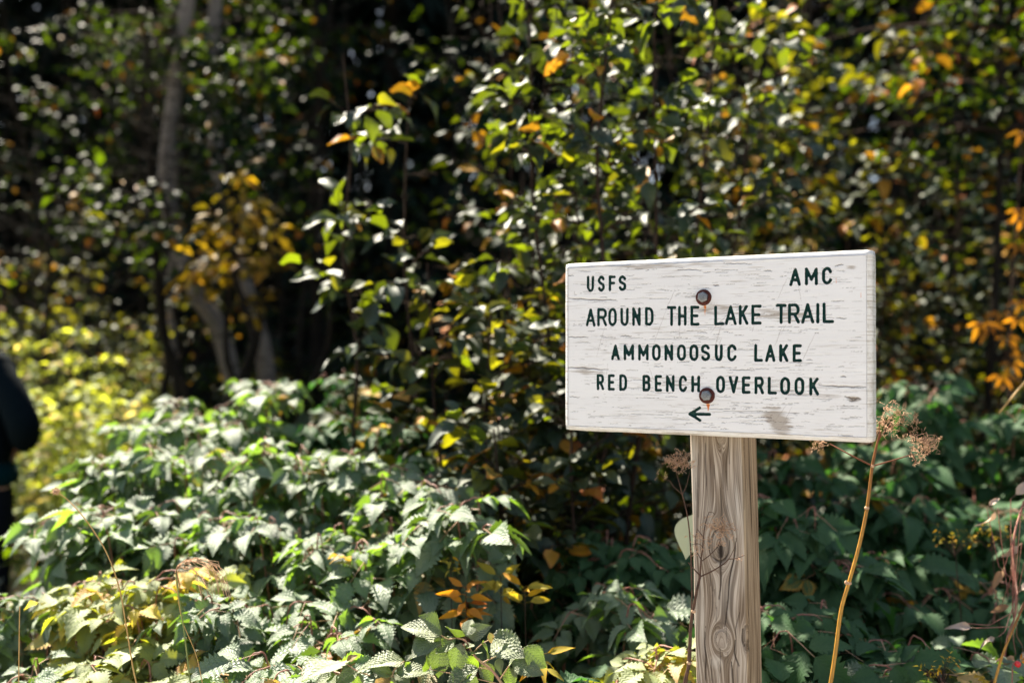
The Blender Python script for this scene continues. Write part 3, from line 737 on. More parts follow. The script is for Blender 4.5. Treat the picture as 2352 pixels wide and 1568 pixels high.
def joined(name, raws, frames, mat, seed=0):
    """many leaves as one mesh (each keeps its own random tint)"""
    r = np.random.default_rng(seed); Vs, Fs, UVs, RN = [], [], [], []; n0 = 0
    pick = r.integers(0, len(raws), len(frames)); A = np.array([np.array(f) for f in frames])
    for k in range(len(raws)):
        sel = A[pick == k]
        if not len(sel): continue
        V, F, UV = raws[k]; n = len(V)
        P = np.einsum('kij,nj->kni', sel[:, :3, :3], V) + sel[:, None, :3, 3]
        Vs.append(P.reshape(-1, 3)); off = (np.arange(len(sel))*n)[:, None, None]
        Fs.append((F[None]+off).reshape(-1, F.shape[1])+n0); UVs.append(np.tile(UV, (len(sel), 1)))
        RN.append(np.repeat(r.random(len(sel)), n)); n0 += len(sel)*n
    return np_mesh(name, np.concatenate(Vs), np.concatenate(Fs), [mat], uv=np.concatenate(UVs), attrs={'rnd': np.concatenate(RN)})

# ------------------------------------------------------------------ raspberry clumps
def raspberry(px, py, Y, label, kind='rasp', canes=6, spread=.10, leaves=11, sc=1.0, seed=0, lean=(0, 0), depth=.45):
    r = random.Random(seed*7+3)
    tip = at(px, py, Y); h = tip.z
    root = empty('raspberry_clump', (tip.x, tip.y, 0), label, 'shrub', 'raspberry clumps beside the trail')
    paths = []
    meshes = RASP[kind]
    for c_ in range(canes):
        a = r.uniform(0, 6.28); q = math.sqrt(r.random())*spread
        hh = h*(1-abs(r.gauss(0, .035))) - .02*q/spread
        top = np.array([math.cos(a)*q + lean[0], math.sin(a)*q + lean[1], hh-.03])
        b0 = np.array([top[0]*.35, top[1]*.35+.05, -.03])
        mid = (b0+top)/2 + np.array([-top[0]*.2, .02, .06])
        out = np.array([top[0], top[1], 0]) + np.array([r.uniform(-1, 1)*.03, -.02, 0]); 
        arch = np.array([r.uniform(-.09, .09), r.uniform(-.10, .03), 0])
        P = smooth_path([b0, mid, top-np.array([0, 0, .05]), top+arch*.5, top+arch+np.array([0, 0, -.03])], 6)
        n = len(P); paths.append((P, np.linspace(.0030, .0009, n)))
        seg = np.linalg.norm(np.diff(P, axis=0), axis=1); cum = np.concatenate([[0], np.cumsum(seg)]); tot = cum[-1]
        for i in range(leaves):
            t = 1-(i/leaves)**1.15*depth/max(.3, 1)
            dd = tot*t if i else tot
            j = min(n-2, int(np.searchsorted(cum, dd)-1)); j = max(j, 0)
            p = P[j]+(P[j+1]-P[j])*((dd-cum[j])/max(seg[j], 1e-6))
            az = i*2.4 + c_*1.3 + r.uniform(-.5, .5)
            el = r.uniform(-.65, .35) if i else r.uniform(-.4, .2)
            d = np.array([math.cos(az)*math.cos(el), math.sin(az)*math.cos(el)-.15, math.sin(el)])
            up = np.array([r.gauss(0, .26)-.05, r.gauss(0, .30)-.34, 1])
            s_ = sc*r.uniform(.72, 1.4)*(.75 if i < 2 else 1)
            o = bpy.data.objects.new('leaf', r.choice(meshes)); COL.objects.link(o); o.parent = root
            o.matrix_basis = frame(p, d, up, s_)
    link('stem', tube_mesh('stem', paths, M['stem_red'], 5), root)
    return root

def zr(x, y, Y): return np.array(at((700+x/3.093)*.91875, (1200+y/3.093)*.91875, Y))
rl2 = random.Random(77)
LFM = []
for i in range(7):
    V_, F_, UV_ = leaflet_grid(.06, .042*rl2.uniform(.9, 1.1), 84, 10, droop=rl2.uniform(.05, .3), fold=rl2.uniform(.1, .35), twist=rl2.uniform(-.3, .3), pleat=.0011, npl=9, serr=.10, tip=1.0, base=.6, wave=.02, ph=i)
    LFM.append(np_mesh('leaf', V_, F_, [M['rasp_f']], uv=UV_))
def placed_clump(label, leaves, canes, seed, Y0=1.585):
    r = random.Random(seed); c0 = canes[0][0]; base = zr(c0[0], c0[1], Y0); base[2] = 0
    rt = empty('raspberry_clump', tuple(base), label, 'shrub', 'raspberry clumps beside the trail'); paths = []; br = []
    P0 = None
    for k, (pts, r0, r1) in enumerate([(c[:-2], c[-2], c[-1]) for c in canes]):
        Q = smooth_path([zr(x, y, Y0+.0*k) for x, y in pts], 6)
        if k == 0: Q = np.concatenate([[Q[0]*np.array([1, 1, 0])+np.array([.02, .02, -.03])], Q])
        Q = Q-base; paths.append((Q, np.linspace(r0, r1, len(Q))))
        for _ in range(int(90 if r0 > .0014 else 26)):
            q = Q[1:]; j = r.randrange(len(q)-1); p = q[j]+(q[j+1]-q[j])*r.random(); d = np.array([r.gauss(0, 1), r.gauss(0, 1), r.gauss(0, 1)]); d /= np.linalg.norm(d)
            br.append((np.array([p, p+d*.0035]), np.array([.00022, .0001])))
    link('cane', tube_mesh('cane', paths, M['stem_pink'], 7), rt); tag(link('bristles', tube_mesh('bristles', br, M['stem_pink'], 3), rt), kind='stuff')
    for (x0, y0, x1, y1) in leaves:
        a = zr(x0, y0, Y0+r.uniform(-.02, .02)); b_ = zr(x1, y1, Y0+r.uniform(-.03, .02)); d = b_-a; d[1] += r.uniform(-.6, .1)*np.linalg.norm(d); l = np.linalg.norm(d)
        o = bpy.data.objects.new('leaf', r.choice(LFM)); COL.objects.link(o); o.parent = rt
        o.matrix_basis = frame(a-base, d, np.array([r.gauss(0, .35), -.75+r.gauss(0, .25), .8]), l/.058)
    return rt
placed_clump('raspberry clump with ribbed pale leaves in sharpest focus at the bottom edge',
  [(1230, 1180, 950, 1065), (1250, 1165, 1135, 1005), (1225, 1195, 1035, 1300), (1370, 1210, 1340, 1080), (1360, 1215, 1205, 1300), (1440, 1200, 1490, 1045), (1450, 1200, 1600, 1110), (1640, 1210, 1830, 1180), (1640, 1220, 1850, 1290),
   (1250, 1270, 1205, 1530), (1400, 1250, 1345, 1480), (1560, 1250, 1650, 1365), (1540, 1440, 1415, 1365), (1530, 1440, 1270, 1565), (1770, 1420, 1860, 1270), (1790, 1400, 2020, 1430), (1770, 1430, 1790, 1600), (1880, 1290, 2070, 1440),
   (1620, 1170, 1640, 1250), (1690, 1240, 1760, 1330), (1440, 1290, 1500, 1240), (1560, 1400, 1650, 1560), (1480, 1340, 1560, 1290), (1500, 1480, 1420, 1640), (1700, 1360, 1690, 1480), (1240, 1200, 1200, 1290), (1160, 1440, 1100, 1360), (1150, 1450, 1280, 1400), (1140, 1460, 1130, 1600)],
  [((1760, 1640), (1720, 1568), (1640, 1460), (1560, 1400), (1490, 1330), (1440, 1240), (1370, 1212), (1300, 1220), (1230, 1182), .0026, .0008), ((1570, 1400), (1680, 1350), (1790, 1330), (1890, 1290), .0011, .0006), ((1490, 1330), (1560, 1260), (1640, 1215), .0010, .0006),
   ((1640, 1460), (1580, 1445), (1535, 1440), .0008, .0006), ((1700, 1530), (1740, 1470), (1775, 1420), .0010, .0006), ((1440, 1290), (1420, 1270), (1400, 1250), .0008, .0005), ((1720, 1568), (1400, 1500), (1150, 1450), .0010, .0006)], 3)
placed_clump('small raspberry clump with brown-edged leaves at the bottom edge, left of the sharpest clump',
  [(500, 1400, 240, 1365), (520, 1390, 605, 1325), (505, 1410, 520, 1480), (960, 1390, 690, 1350), (970, 1385, 1025, 1320), (870, 1480, 735, 1420), (900, 1480, 1150, 1430), (890, 1490, 1010, 1540), (430, 1490, 265, 1545), (600, 1470, 450, 1530), (610, 1465, 710, 1420), (430, 1500, 420, 1600),
   (860, 1500, 740, 1560), (870, 1510, 900, 1620), (620, 1480, 600, 1600), (800, 1500, 690, 1490), (975, 1395, 1010, 1450)],
  [((900, 1680), (880, 1568), (870, 1500), (900, 1440), (965, 1388), .0022, .0007), ((890, 1560), (760, 1520), (610, 1470), (560, 1440), (510, 1400), .0013, .0006), ((610, 1470), (520, 1500), (430, 1490), .0009, .0005)], 4, 1.575)
CL = [
 # px, py, Y, kind, canes, spread, scale, label
 (640, 1440, 1.76, 'rasp', 6, .08, 1.0, 'silvery raspberry clump at the bottom edge right of the drooping grass head'),
 (470, 1470, 1.80, 'rasp_y', 6, .08, 1.0, 'yellow-leaved raspberry clump at the bottom edge under the drooping grass head'),
 (280, 1450, 1.85, 'rasp_y', 6, .09, 1.0, 'yellowing raspberry clump at the bottom edge crossed by the thin golden stem'),
 (50, 1470, 1.9, 'rasp', 5, .09, 1.0, 'pale raspberry clump in the bottom left corner below the person'),
 (710, 1330, 1.98, 'rasp', 7, .08, 1.0, 'green raspberry clump directly above the small brown-edged clump'),
 (560, 1300, 2.0, 'rasp', 6, .10, 1.0, 'bleached raspberry clump just right of the drooping grass head'),
 (400, 1290, 2.05, 'rasp_y', 7, .10, 1.0, 'lime green raspberry clump behind the drooping grass head'),
 (215, 1300, 2.1, 'rasp_y', 7, .09, 1.0, 'sun-bleached raspberry clump behind the lower half of the thin golden stem'),
 (50, 1345, 2.15, 'rasp', 5, .06, 1.0, 'white-shining raspberry clump at the left edge in front of the dark-clothed legs'),
 (900, 1180, 2.15, 'rasp', 7, .11, 1.0, 'raspberry clump with drooping ribbed leaves left of the orange-leaved plant'),
 (690, 1170, 2.25, 'rasp', 7, .11, 1.0, 'dense dark-and-silver raspberry clump in the middle of the left thicket'),
 (500, 1160, 2.3, 'rasp', 7, .11, 1.0, 'raspberry clump of the left thicket straight above the drooping grass head'),
 (320, 1140, 2.35, 'rasp', 7, .11, 1.0, 'raspberry clump just right of the round seed head'),
 (210, 1150, 2.45, 'rasp', 6, .08, 1.0, 'raspberry clump behind the round seed head beside the person'),
 (1090, 1085, 2.15, 'rasp', 6, .08, 1.0, 'outermost raspberry clump of the left thicket, reaching over the dark gap'),
 (930, 1060, 2.4, 'rasp', 6, .11, 1.0, 'raspberry clump behind the outermost one at the right end of the left thicket'),
 (760, 1030, 2.55, 'rasp', 7, .12, 1.0, 'greyish raspberry clump below the dark hollow under the trees'),
 (590, 1010, 2.6, 'rasp', 7, .12, 1.0, 'raspberry clump below the foot of the leaning birch trunks'),
 (420, 1000, 2.65, 'rasp', 7, .12, 1.0, 'raspberry clump below the topmost tips of the left thicket'),
 (290, 1040, 2.7, 'rasp', 7, .10, 1.05, 'raspberry clump with big white-glinting leaves on the left shoulder of the thicket'),
 (400, 915, 3.1, 'rasp', 7, .10, 1.05, 'topmost raspberry clump of the thicket, in front of the sunny yellow herbs'),
 (600, 880, 3.1, 'rasp', 6, .10, 1.05, 'tallest raspberry clump, rising in front of the leaning birch trunks'),
 (500, 945, 3.0, 'rasp', 6, .12, 1.05, 'raspberry clump in the dip between the two tallest tips'),
 (730, 950, 3.0, 'rasp_shade', 6, .13, 1.05, 'dusky raspberry clump in front of the dark hollow'),
 (860, 960, 3.0, 'rasp_shade', 6, .12, 1.05, 'dark raspberry clump where the thicket meets the leafy sapling'),
 (800, 850, 3.5, 'rasp_shade', 5, .08, 1.0, 'small far raspberry sprig with bluish leaves standing alone in the dark hollow'),
 (1340, 1165, 2.5, 'rasp_shade', 5, .09, 1.0, 'green raspberry clump under the left part of the sign board'),
 (1470, 1170, 2.35, 'rasp_shade', 6, .08, 1.0, 'raspberry clump with pale cut leaves just left of the post knot'),
 (1400, 1290, 2.1, 'rasp', 6, .09, 1.0, 'raspberry clump with one round ribbed leaf, midway between post and orange-leaved plant'),
 (1250, 1290, 2.4, 'rasp_shade', 5, .08, .9, 'narrow-leaved dusky clump right of the orange-leaved plant'),
 (1330, 1490, 1.85, 'rasp_shade', 6, .09, 1.0, 'deep green raspberry clump at the bottom edge between the sharpest clump and the post'),
 (1500, 1420, 1.85, 'rasp_y', 6, .08, .9, 'yellow-brown raspberry clump at the bottom edge touching the left side of the post'),
 (1810, 1090, 2.3, 'rasp_shade', 6, .09, 1.1, 'deep green clump right behind the post, below the right part of the board'),
 (1900, 1200, 2.3, 'rasp_shade', 7, .10, 1.1, 'deep green clump behind the upper part of the golden stalk'),
 (1830, 1330, 2.0, 'rasp_shade', 6, .09, 1.1, 'deep green clump touching the right side of the post halfway down'),
 (1800, 1500, 1.85, 'rasp_shade', 5, .07, 1.0, 'deep green clump at the bottom edge between the post and the golden stalk'),
 (2010, 1400, 1.95, 'rasp_shade', 6, .09, 1.05, 'green clump right of the foot of the golden stalk'),
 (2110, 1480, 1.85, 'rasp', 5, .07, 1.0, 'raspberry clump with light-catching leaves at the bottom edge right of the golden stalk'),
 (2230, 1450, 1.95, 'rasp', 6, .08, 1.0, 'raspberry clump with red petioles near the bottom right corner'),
 (2060, 1230, 2.4, 'rasp_shade', 7, .11, 1.1, 'dark clump behind the middle of the golden stalk'),
 (2230, 1290, 2.4, 'rasp_shade', 7, .11, 1.1, 'dark clump around the yellow flower sprays at the right'),
 (2020, 1090, 2.8, 'rasp_shade', 7, .12, 1.15, 'deep green clump behind the dried flower heads'),
 (2230, 1110, 2.8, 'rasp_shade', 7, .12, 1.15, 'deep green clump above the yellow flower sprays'),
 (1790, 1000, 2.9, 'rasp_shade', 5, .10, 1.1, 'dark clump hidden mostly behind the board and post'),
 (2100, 840, 3.2, 'rasp_shade', 7, .12, 1.2, 'tall dark green clump right of the lower half of the board'),
 (2300, 900, 3.2, 'rasp_shade', 7, .12, 1.2, 'tall dark green clump at the right edge under the orange branch'),
 (2050, 960, 3.0, 'rasp_shade', 5, .12, 1.2, 'dark green clump between the board and the dark opening at the right'),
]
for i, (px, py, Y, kind, cn, sp_, sc, lab) in enumerate(CL):
    raspberry(px, py-(30 if px < 1000 and Y > 2 else 0), Y, lab, kind, cn+1, sp_, 13, sc*(.85 if kind == 'rasp_y' else 1), seed=i)

# ------------------------------------------------------------------ saplings and trees
SR_, SM_ = {}, {}
for k, mt, L_, ra, nu, nv in (('sap', 'sap', .050, .62, 7, 4), ('sap_y', 'sap_y', .048, .62, 6, 4), ('sap_dim', 'sap_dim', .048, .62, 5, 4), ('crown', 'crown', .060, .66, 3, 2), ('crown_y', 'crown_y', .075, .45, 3, 2),
                         ('bright', 'bright', .048, .45, 3, 2), ('orange', 'orange', .055, .32, 6, 2), ('gold', 'gold', .06, .30, 6, 2), ('dry', 'dry', .07, .35, 8, 4)):
    SR_[k], SM_[k] = leafset(M[mt], L_, ra, nu, nv, curl=(1.6 if k == 'dry' else 1.), n=6, seed=hash(k) % 97 if False else len(SR_)+3)

def twiggy(r, base, top, nbr, brlen, start=.2, wob=.04, leafgap=.035, rise=.45, r0=.012, sub=2, droop=.0):
    """a stem with side branches and twigs -> paths, leaf sites"""
    base = np.array(base, dtype=float); top = np.array(top, dtype=float)
    n = 9; tt = np.linspace(0, 1, n)
    P = base+(top-base)*tt[:, None] + np.array([[r.gauss(0, wob), r.gauss(0, wob), 0] for _ in tt])*np.sin(np.pi*tt)[:, None]
    P = smooth_path(P, 3); n = len(P)
    stems = [(P, np.linspace(r0, r0*.22, n))]; twigs, sites = [], []
    for b_ in range(nbr):
        t = start+(1-start)*(b_+r.random())/nbr; p = P[min(n-1, int(t*(n-1)))]
        az = b_*2.4+r.uniform(-.6, .6); el = rise+r.uniform(-.35, .35)
        l = brlen*(1.1-.65*t)*r.uniform(.7, 1.25)
        d = np.array([math.cos(az)*math.cos(el), math.sin(az)*math.cos(el), math.sin(el)])
        Q = [p+d*l*s_ + np.array([0, 0, (-droop)*l*s_*s_]) + np.array([r.gauss(0, .02*l), r.gauss(0, .02*l), r.gauss(0, .02*l)])*(s_ > 0) for s_ in (0, .25, .5, .75, 1)]
        Q = np.array(Q); twigs.append((Q, np.linspace(r0*.38*(1.1-t), .0012, 5)))
        lines = [Q]
        for _ in range(sub):
            s_ = r.uniform(.2, .8); k = int(s_*4); p2 = Q[k]
            d2 = d+np.array([r.uniform(-.9, .9), r.uniform(-.9, .9), r.uniform(-.3, .6)]); d2 /= np.linalg.norm(d2); l2 = l*r.uniform(.3, .55)
            Q2 = np.array([p2+d2*l2*q for q in (0, .5, 1)]); twigs.append((Q2, np.array([.0022, .0015, .0009]))); lines.append(Q2)
        for Ln in lines:
            sg = np.linalg.norm(np.diff(Ln, axis=0), axis=1); cu_ = np.concatenate([[0], np.cumsum(sg)]); x = cu_[-1]*.12; side = 1
            while x < cu_[-1]:
                j = min(len(sg)-1, int(np.searchsorted(cu_, x)-1)); q = Ln[j]+(Ln[j+1]-Ln[j])*((x-cu_[j])/sg[j]); dv = (Ln[j+1]-Ln[j])/sg[j]
                sd_ = np.cross(dv, [0, 0, 1]); sd_ /= np.linalg.norm(sd_)+1e-6
                sites.append((q, dv*.5+sd_*side*.8+np.array([r.gauss(-.15, .3), r.gauss(0, .3), r.gauss(-.42, .32)])))
                side *= -1; x += leafgap*r.uniform(.6, 1.4)
            sites.append((Ln[-1], dv+np.array([0, 0, -.2])))
    return stems, twigs, sites

def leafy(name, loc, label, cat, group, stems_spec, kind, own=300, seed=0, keep=None, sc=1.0, bark='twig', tilt=.35, upbias=(0, -.15, 1), clump=.16, cut=.30, mixkind=None, stemname='trunk', twigname='branches', small=None):
    r = random.Random(seed); root = empty(name, loc, label, cat, group); L0 = np.array(loc)
    ST, TW, SI = [], [], []
    for sp_ in stems_spec:
        a, b_, c_ = twiggy(r, **sp_); ST += a; TW += b_; SI += c_
    if clump and SI:
        q = np.array([s_[0] for s_ in SI])+L0; f = clump
        nz = vnoise2(q[:, 0]/f+q[:, 1]/f*.37, q[:, 2]/f+q[:, 1]/f*.61, seed+11)*.7 + vnoise2(q[:, 0]/f*2.3, q[:, 2]/f*2.3, seed+5)*.3
        th = np.quantile(nz, cut); SI = [s_ for s_, z_ in zip(SI, nz) if z_ > th]
    for a in ST:
        link(stemname, tube_mesh(stemname, [a], M[bark], 8), root)
    if TW: tag(link('branch_work', tube_mesh('branch_work', TW, M['twig' if bark != 'bark_dark' else 'bark_dark'], 4), root), kind='stuff')
    fr_ = []
    for q, d in SI:
        up = np.array(upbias)+np.array([r.gauss(0, tilt), r.gauss(0, tilt), r.gauss(0, tilt*.5)])
        fr_.append((np.linalg.norm(q+L0-np.array([0, 0, CAM_Z])), frame(q, d, up, sc*r.uniform(.7, 1.25))))
    fr_.sort(key=lambda x: x[0])
    for k, (_, f_) in enumerate(fr_[:own]):
        kk = mixkind if (mixkind and r.random() < .3) else kind
        o = bpy.data.objects.new('leaf', r.choice(SM_[kk])); COL.objects.link(o); o.parent = root; o.matrix_basis = f_
    rest = [f_ for _, f_ in fr_[own:]]
    if rest:
        raws = SR_[small or kind]
        tag(link('foliage', joined('foliage', raws, rest, M[kind], seed), root), kind='stuff')
    return root, len(fr_)

# the leafy saplings behind the sign (their own leaves are objects)
def sapling(px, pyt, Y, label, kind, mixk, seed, nstem=3, spread=.28, h0=.0, nbr=26, brl=.42, own=300, start=.28, lean=0, gap=.040, sc=1.0, group='leafy saplings behind the sign', droop=.1):
    t = at(px, pyt, Y); r = random.Random(seed); sp_ = []
    for i in range(nstem):
        a = 6.28*i/nstem+r.uniform(-.5, .5)
        sp_.append(dict(base=(math.cos(a)*.06, math.sin(a)*.06, -.02), top=(math.cos(a)*spread+lean, math.sin(a)*spread, t.z*r.uniform(.9, 1.05)), nbr=nbr, brlen=brl, start=start, wob=.03, leafgap=gap, r0=.010, rise=.5, droop=droop))
    rt, n = leafy('sapling', (t.x-lean*.5, t.y, 0), label, 'sapling', group, sp_, kind, own=own, seed=seed, mixkind=mixk, sc=sc*1.38, cut=(.48 if kind == 'sap_dim' else .30))
    return n
NL = []
NL.append(sapling(1370, -150, 2.75, 'nearest leafy sapling with glinting leaves, rising above the left end of the board', 'sap', 'sap_y', 1, nstem=4, spread=.20, nbr=32, brl=.28, gap=.038))
NL.append(sapling(1110, 620, 2.75, 'short leafy sapling filling the space left of the board', 'sap_y', 'sap', 2, nstem=4, spread=.16, nbr=22, brl=.26, start=.35, gap=.038))
NL.append(sapling(1190, 860, 2.5, 'low sapling with red-tipped pale leaves just left of the board edge', 'sap_y', 'sap', 3, nstem=3, spread=.15, nbr=18, brl=.24, start=.55, gap=.03))
NL.append(sapling(1520, -100, 3.2, 'leafy sapling behind the left half of the board', 'sap', 'sap_y', 4, nstem=4, spread=.3, nbr=32, brl=.42))
NL.append(sapling(880, 200, 2.95, 'slender sapling whose lime green leaves stand against the dark hollow', 'sap', 'sap_y', 5, nstem=2, spread=.10, nbr=11, brl=.26, start=.5, lean=-.04, gap=.055, sc=1.2))
NL.append(sapling(1700, -80, 4.2, 'green sapling above the middle of the board', 'sap_dim', 'sap_y', 6, nstem=4, spread=.35, nbr=30, brl=.45))
NL.append(sapling(1880, -60, 4.6, 'sapling with yellow-turning leaves above the right half of the board', 'sap_y', 'sap', 7, nstem=4, spread=.42, nbr=30, brl=.5, sc=1.1))
NL.append(sapling(2090, -60, 5.0, 'sapling with sparse orange-tinged leaves beyond the right end of the board', 'sap_dim', 'sap_y', 8, nstem=4, spread=.38, nbr=28, brl=.5, sc=1.05))
NL.append(sapling(2310, -60, 5.2, 'dark sapling at the right edge of the view', 'sap_dim', 'sap_y', 9, nstem=4, spread=.45, nbr=28, brl=.5, sc=1.1))
NL.append(sapling(1350, 850, 2.95, 'low turning sapling under the left end of the board', 'sap_y', 'sap', 10, nstem=3, spread=.22, nbr=20, brl=.3, start=.4))
NL.append(sapling(2150, 520, 4.9, 'lime and gold sapling low behind the right end of the board', 'sap_y', 'sap', 12, nstem=3, spread=.4, nbr=26, brl=.5))
NL.append(sapling(1250, -200, 3.9, 'tall dim sapling between the nearest and the slender one', 'sap_dim', None, 13, nstem=3, spread=.3, nbr=26, brl=.42, start=.5, gap=.045))

# background trees
def tree(px, Y, h_, label, kind='crown', seed=0, spread=1.3, nstem=3, bark='bark_dark', start=.12, nbr=30, brl=1.5, gap=.075, sc=1.2, lean=0, group='broadleaf trees behind the clearing', rise=.3, base_px=None, cat='tree', cut=.56):
    x = (px-1176)/2287*Y; r = random.Random(seed); sp_ = []
    gz = max(0, min(1, (Y-14)/30))**1.3*9
    for i in range(nstem):
        a = 6.28*i/nstem+r.uniform(-.5, .5)
        sp_.append(dict(base=(math.cos(a)*.15, math.sin(a)*.15, -.1), top=(math.cos(a)*spread*.6+lean, math.sin(a)*spread*.6, h_*r.uniform(.85, 1.05)), nbr=nbr, brlen=brl, start=start, wob=.08, leafgap=gap, r0=.035, rise=rise, sub=4, droop=.15))
    rt, n = leafy('birch_tree' if bark == 'birch' else 'broadleaf_tree', (x, Y, gz), label, cat, group, sp_, kind, own=0, seed=seed, sc=sc, bark=bark, tilt=.55, clump=.55, cut=cut)
    for ch in rt.children:
        if ch.name.startswith('foliage'): ch.name = 'crown'; ch.data.name = 'crown'
    return n
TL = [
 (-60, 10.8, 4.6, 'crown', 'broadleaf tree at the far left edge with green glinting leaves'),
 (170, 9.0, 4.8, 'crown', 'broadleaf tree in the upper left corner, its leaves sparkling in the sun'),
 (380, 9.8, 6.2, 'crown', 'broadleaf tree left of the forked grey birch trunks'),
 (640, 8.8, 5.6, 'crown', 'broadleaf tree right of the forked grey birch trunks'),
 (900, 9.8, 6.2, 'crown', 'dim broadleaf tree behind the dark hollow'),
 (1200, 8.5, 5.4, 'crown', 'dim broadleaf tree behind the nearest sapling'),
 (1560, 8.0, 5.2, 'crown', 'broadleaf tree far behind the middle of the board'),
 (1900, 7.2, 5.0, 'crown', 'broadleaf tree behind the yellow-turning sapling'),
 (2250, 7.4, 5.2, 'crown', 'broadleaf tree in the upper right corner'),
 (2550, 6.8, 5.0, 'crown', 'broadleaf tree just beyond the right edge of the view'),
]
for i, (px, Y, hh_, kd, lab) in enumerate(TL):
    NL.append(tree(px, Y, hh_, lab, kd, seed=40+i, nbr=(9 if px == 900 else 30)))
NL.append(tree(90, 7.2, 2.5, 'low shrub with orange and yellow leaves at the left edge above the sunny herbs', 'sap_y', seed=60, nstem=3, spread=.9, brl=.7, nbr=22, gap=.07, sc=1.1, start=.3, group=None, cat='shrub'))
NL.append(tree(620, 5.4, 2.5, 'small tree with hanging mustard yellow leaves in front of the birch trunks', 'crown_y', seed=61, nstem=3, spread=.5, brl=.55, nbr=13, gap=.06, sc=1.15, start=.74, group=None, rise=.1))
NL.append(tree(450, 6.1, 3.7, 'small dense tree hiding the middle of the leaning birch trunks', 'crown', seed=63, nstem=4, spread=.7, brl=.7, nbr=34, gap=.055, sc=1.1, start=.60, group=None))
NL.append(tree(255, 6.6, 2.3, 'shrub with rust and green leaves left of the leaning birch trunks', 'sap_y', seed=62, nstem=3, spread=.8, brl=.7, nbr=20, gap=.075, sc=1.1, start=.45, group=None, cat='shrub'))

# birch clump with pale leaning trunks
def trunk_obj(pts, r0, r1, lab, cat='tree', bark='birch', nm='birch_tree', seed=0):
    P = smooth_path([tuple(at(*p)) for p in pts], 5); base = P[0].copy(); base[2] = 0
    rt = empty(nm, tuple(base), lab, cat, 'birch trunks in the dark hollow')
    r = random.Random(seed); P = P-base; n = len(P); link('trunk', tube_mesh('trunk', [(P, np.linspace(r0, r1, n))], M[bark], 12), rt)
    fr_ = []; tw = []
    for _ in range(22):
        p = P[int(n*.72)+r.randrange(int(n*.27))]; a = r.uniform(0, 6.28); d = np.array([math.cos(a), math.sin(a), .3]); l = r.uniform(.4, .9)
        Q = np.array([p+d*l*s_ for s_ in (0, .35, .7, 1)]); Q[:, 2] -= np.array([0, .02, .08, .18]); tw.append((Q, np.array([.012, .008, .005, .002])))
        for _k in range(34):
            q = Q[0]+(Q[3]-Q[0])*r.uniform(.15, 1)+np.array([r.gauss(0, .07)]*3)*np.array([r.choice((-1, 1)), 1, 1])
            fr_.append(frame(q, (r.gauss(0, 1), r.gauss(0, 1), r.gauss(-.4, .5)), np.array([r.gauss(0, .5), r.gauss(0, .5), 1]), r.uniform(.8, 1.3)))
    tag(link('branch_work', tube_mesh('branch_work', tw, M['twig'], 4), rt), kind='stuff')
    tag(link('crown', joined('crown', SR_['crown'], fr_, M['crown'], seed), rt), kind='stuff')
trunk_obj([(625, 1250, 7.0), (612, 860, 7.0), (575, 700, 7.0), (535, 560, 7.05), (500, 380, 7.1), (480, 180, 7.2), (490, 60, 7.2), (500, -150, 7.3)], .066, .045, 'leaning birch whose pale trunk is the right one of the pair in the dark hollow', seed=1)
trunk_obj([(600, 1250, 6.8), (520, 810, 6.8), (455, 680, 6.8), (420, 590, 6.9), (380, 430, 6.9), (400, 200, 7.0), (430, 0, 7.0), (440, -160, 7.1)], .066, .045, 'leaning birch whose pale trunk is the left one of the pair in the dark hollow', seed=2)
trunk_obj([(395, 1250, 7.6), (395, 800, 7.6), (390, 620, 7.6), (398, 400, 7.6), (410, 100, 7.7), (420, -160, 7.8)], .035, .025, 'thin upright birch just left of the leaning pair', seed=3)
trunk_obj([(725, 1250, 9.0), (728, 700, 9.0), (722, 400, 9.0), (730, 200, 9.1), (720, -150, 9.2)], .06, .05, 'grey birch standing deeper in, right of the leaning pair', bark='bark_dark', seed=4)
trunk_obj([(2265, 1150, 4.6), (2270, 900, 4.6), (2285, 700, 4.6), (2300, 300, 4.7), (2300, -100, 4.7)], .022, .014, 'thin brown sapling trunk near the right edge under the orange branch', nm='sapling', bark='bark_dark', seed=5)

# far conifers closing the view
def conifer_mesh():
    r = random.Random(9); fr_ = []; tw = []
    H = 9.
    for k in range(900):
        t = r.random()**.8; z = .8+t*(H-.9); R = 1.9*(1-t)**.8+.12; a = r.uniform(0, 6.28)
        for s_ in (r.uniform(.3, 1),)*1:
            p = np.array([math.cos(a)*R*s_, math.sin(a)*R*s_, z-.35*R*s_])
            for _ in range(4):
                d = np.array([math.cos(a)+r.gauss(0, .5), math.sin(a)+r.gauss(0, .5), -.3+r.gauss(0, .2)])
                fr_.append(frame(p+np.array([r.gauss(0, .12), r.gauss(0, .12), r.gauss(0, .06)]), d, np.array([r.gauss(0, .3), r.gauss(0, .3), 1]), r.uniform(4.5, 8)))
    raws = [simple_leaf(r, .055, .34, 3, 2, 1.) for _ in range(3)]
    return joined('crown', raws, fr_, M['needle'], 3), tube_mesh('trunk', [([(0, 0, -.3), (0, 0, 4), (0, 0, 8.9)], [.16, .1, .02])], M['bark_dark'], 8)
cm, tm = conifer_mesh()
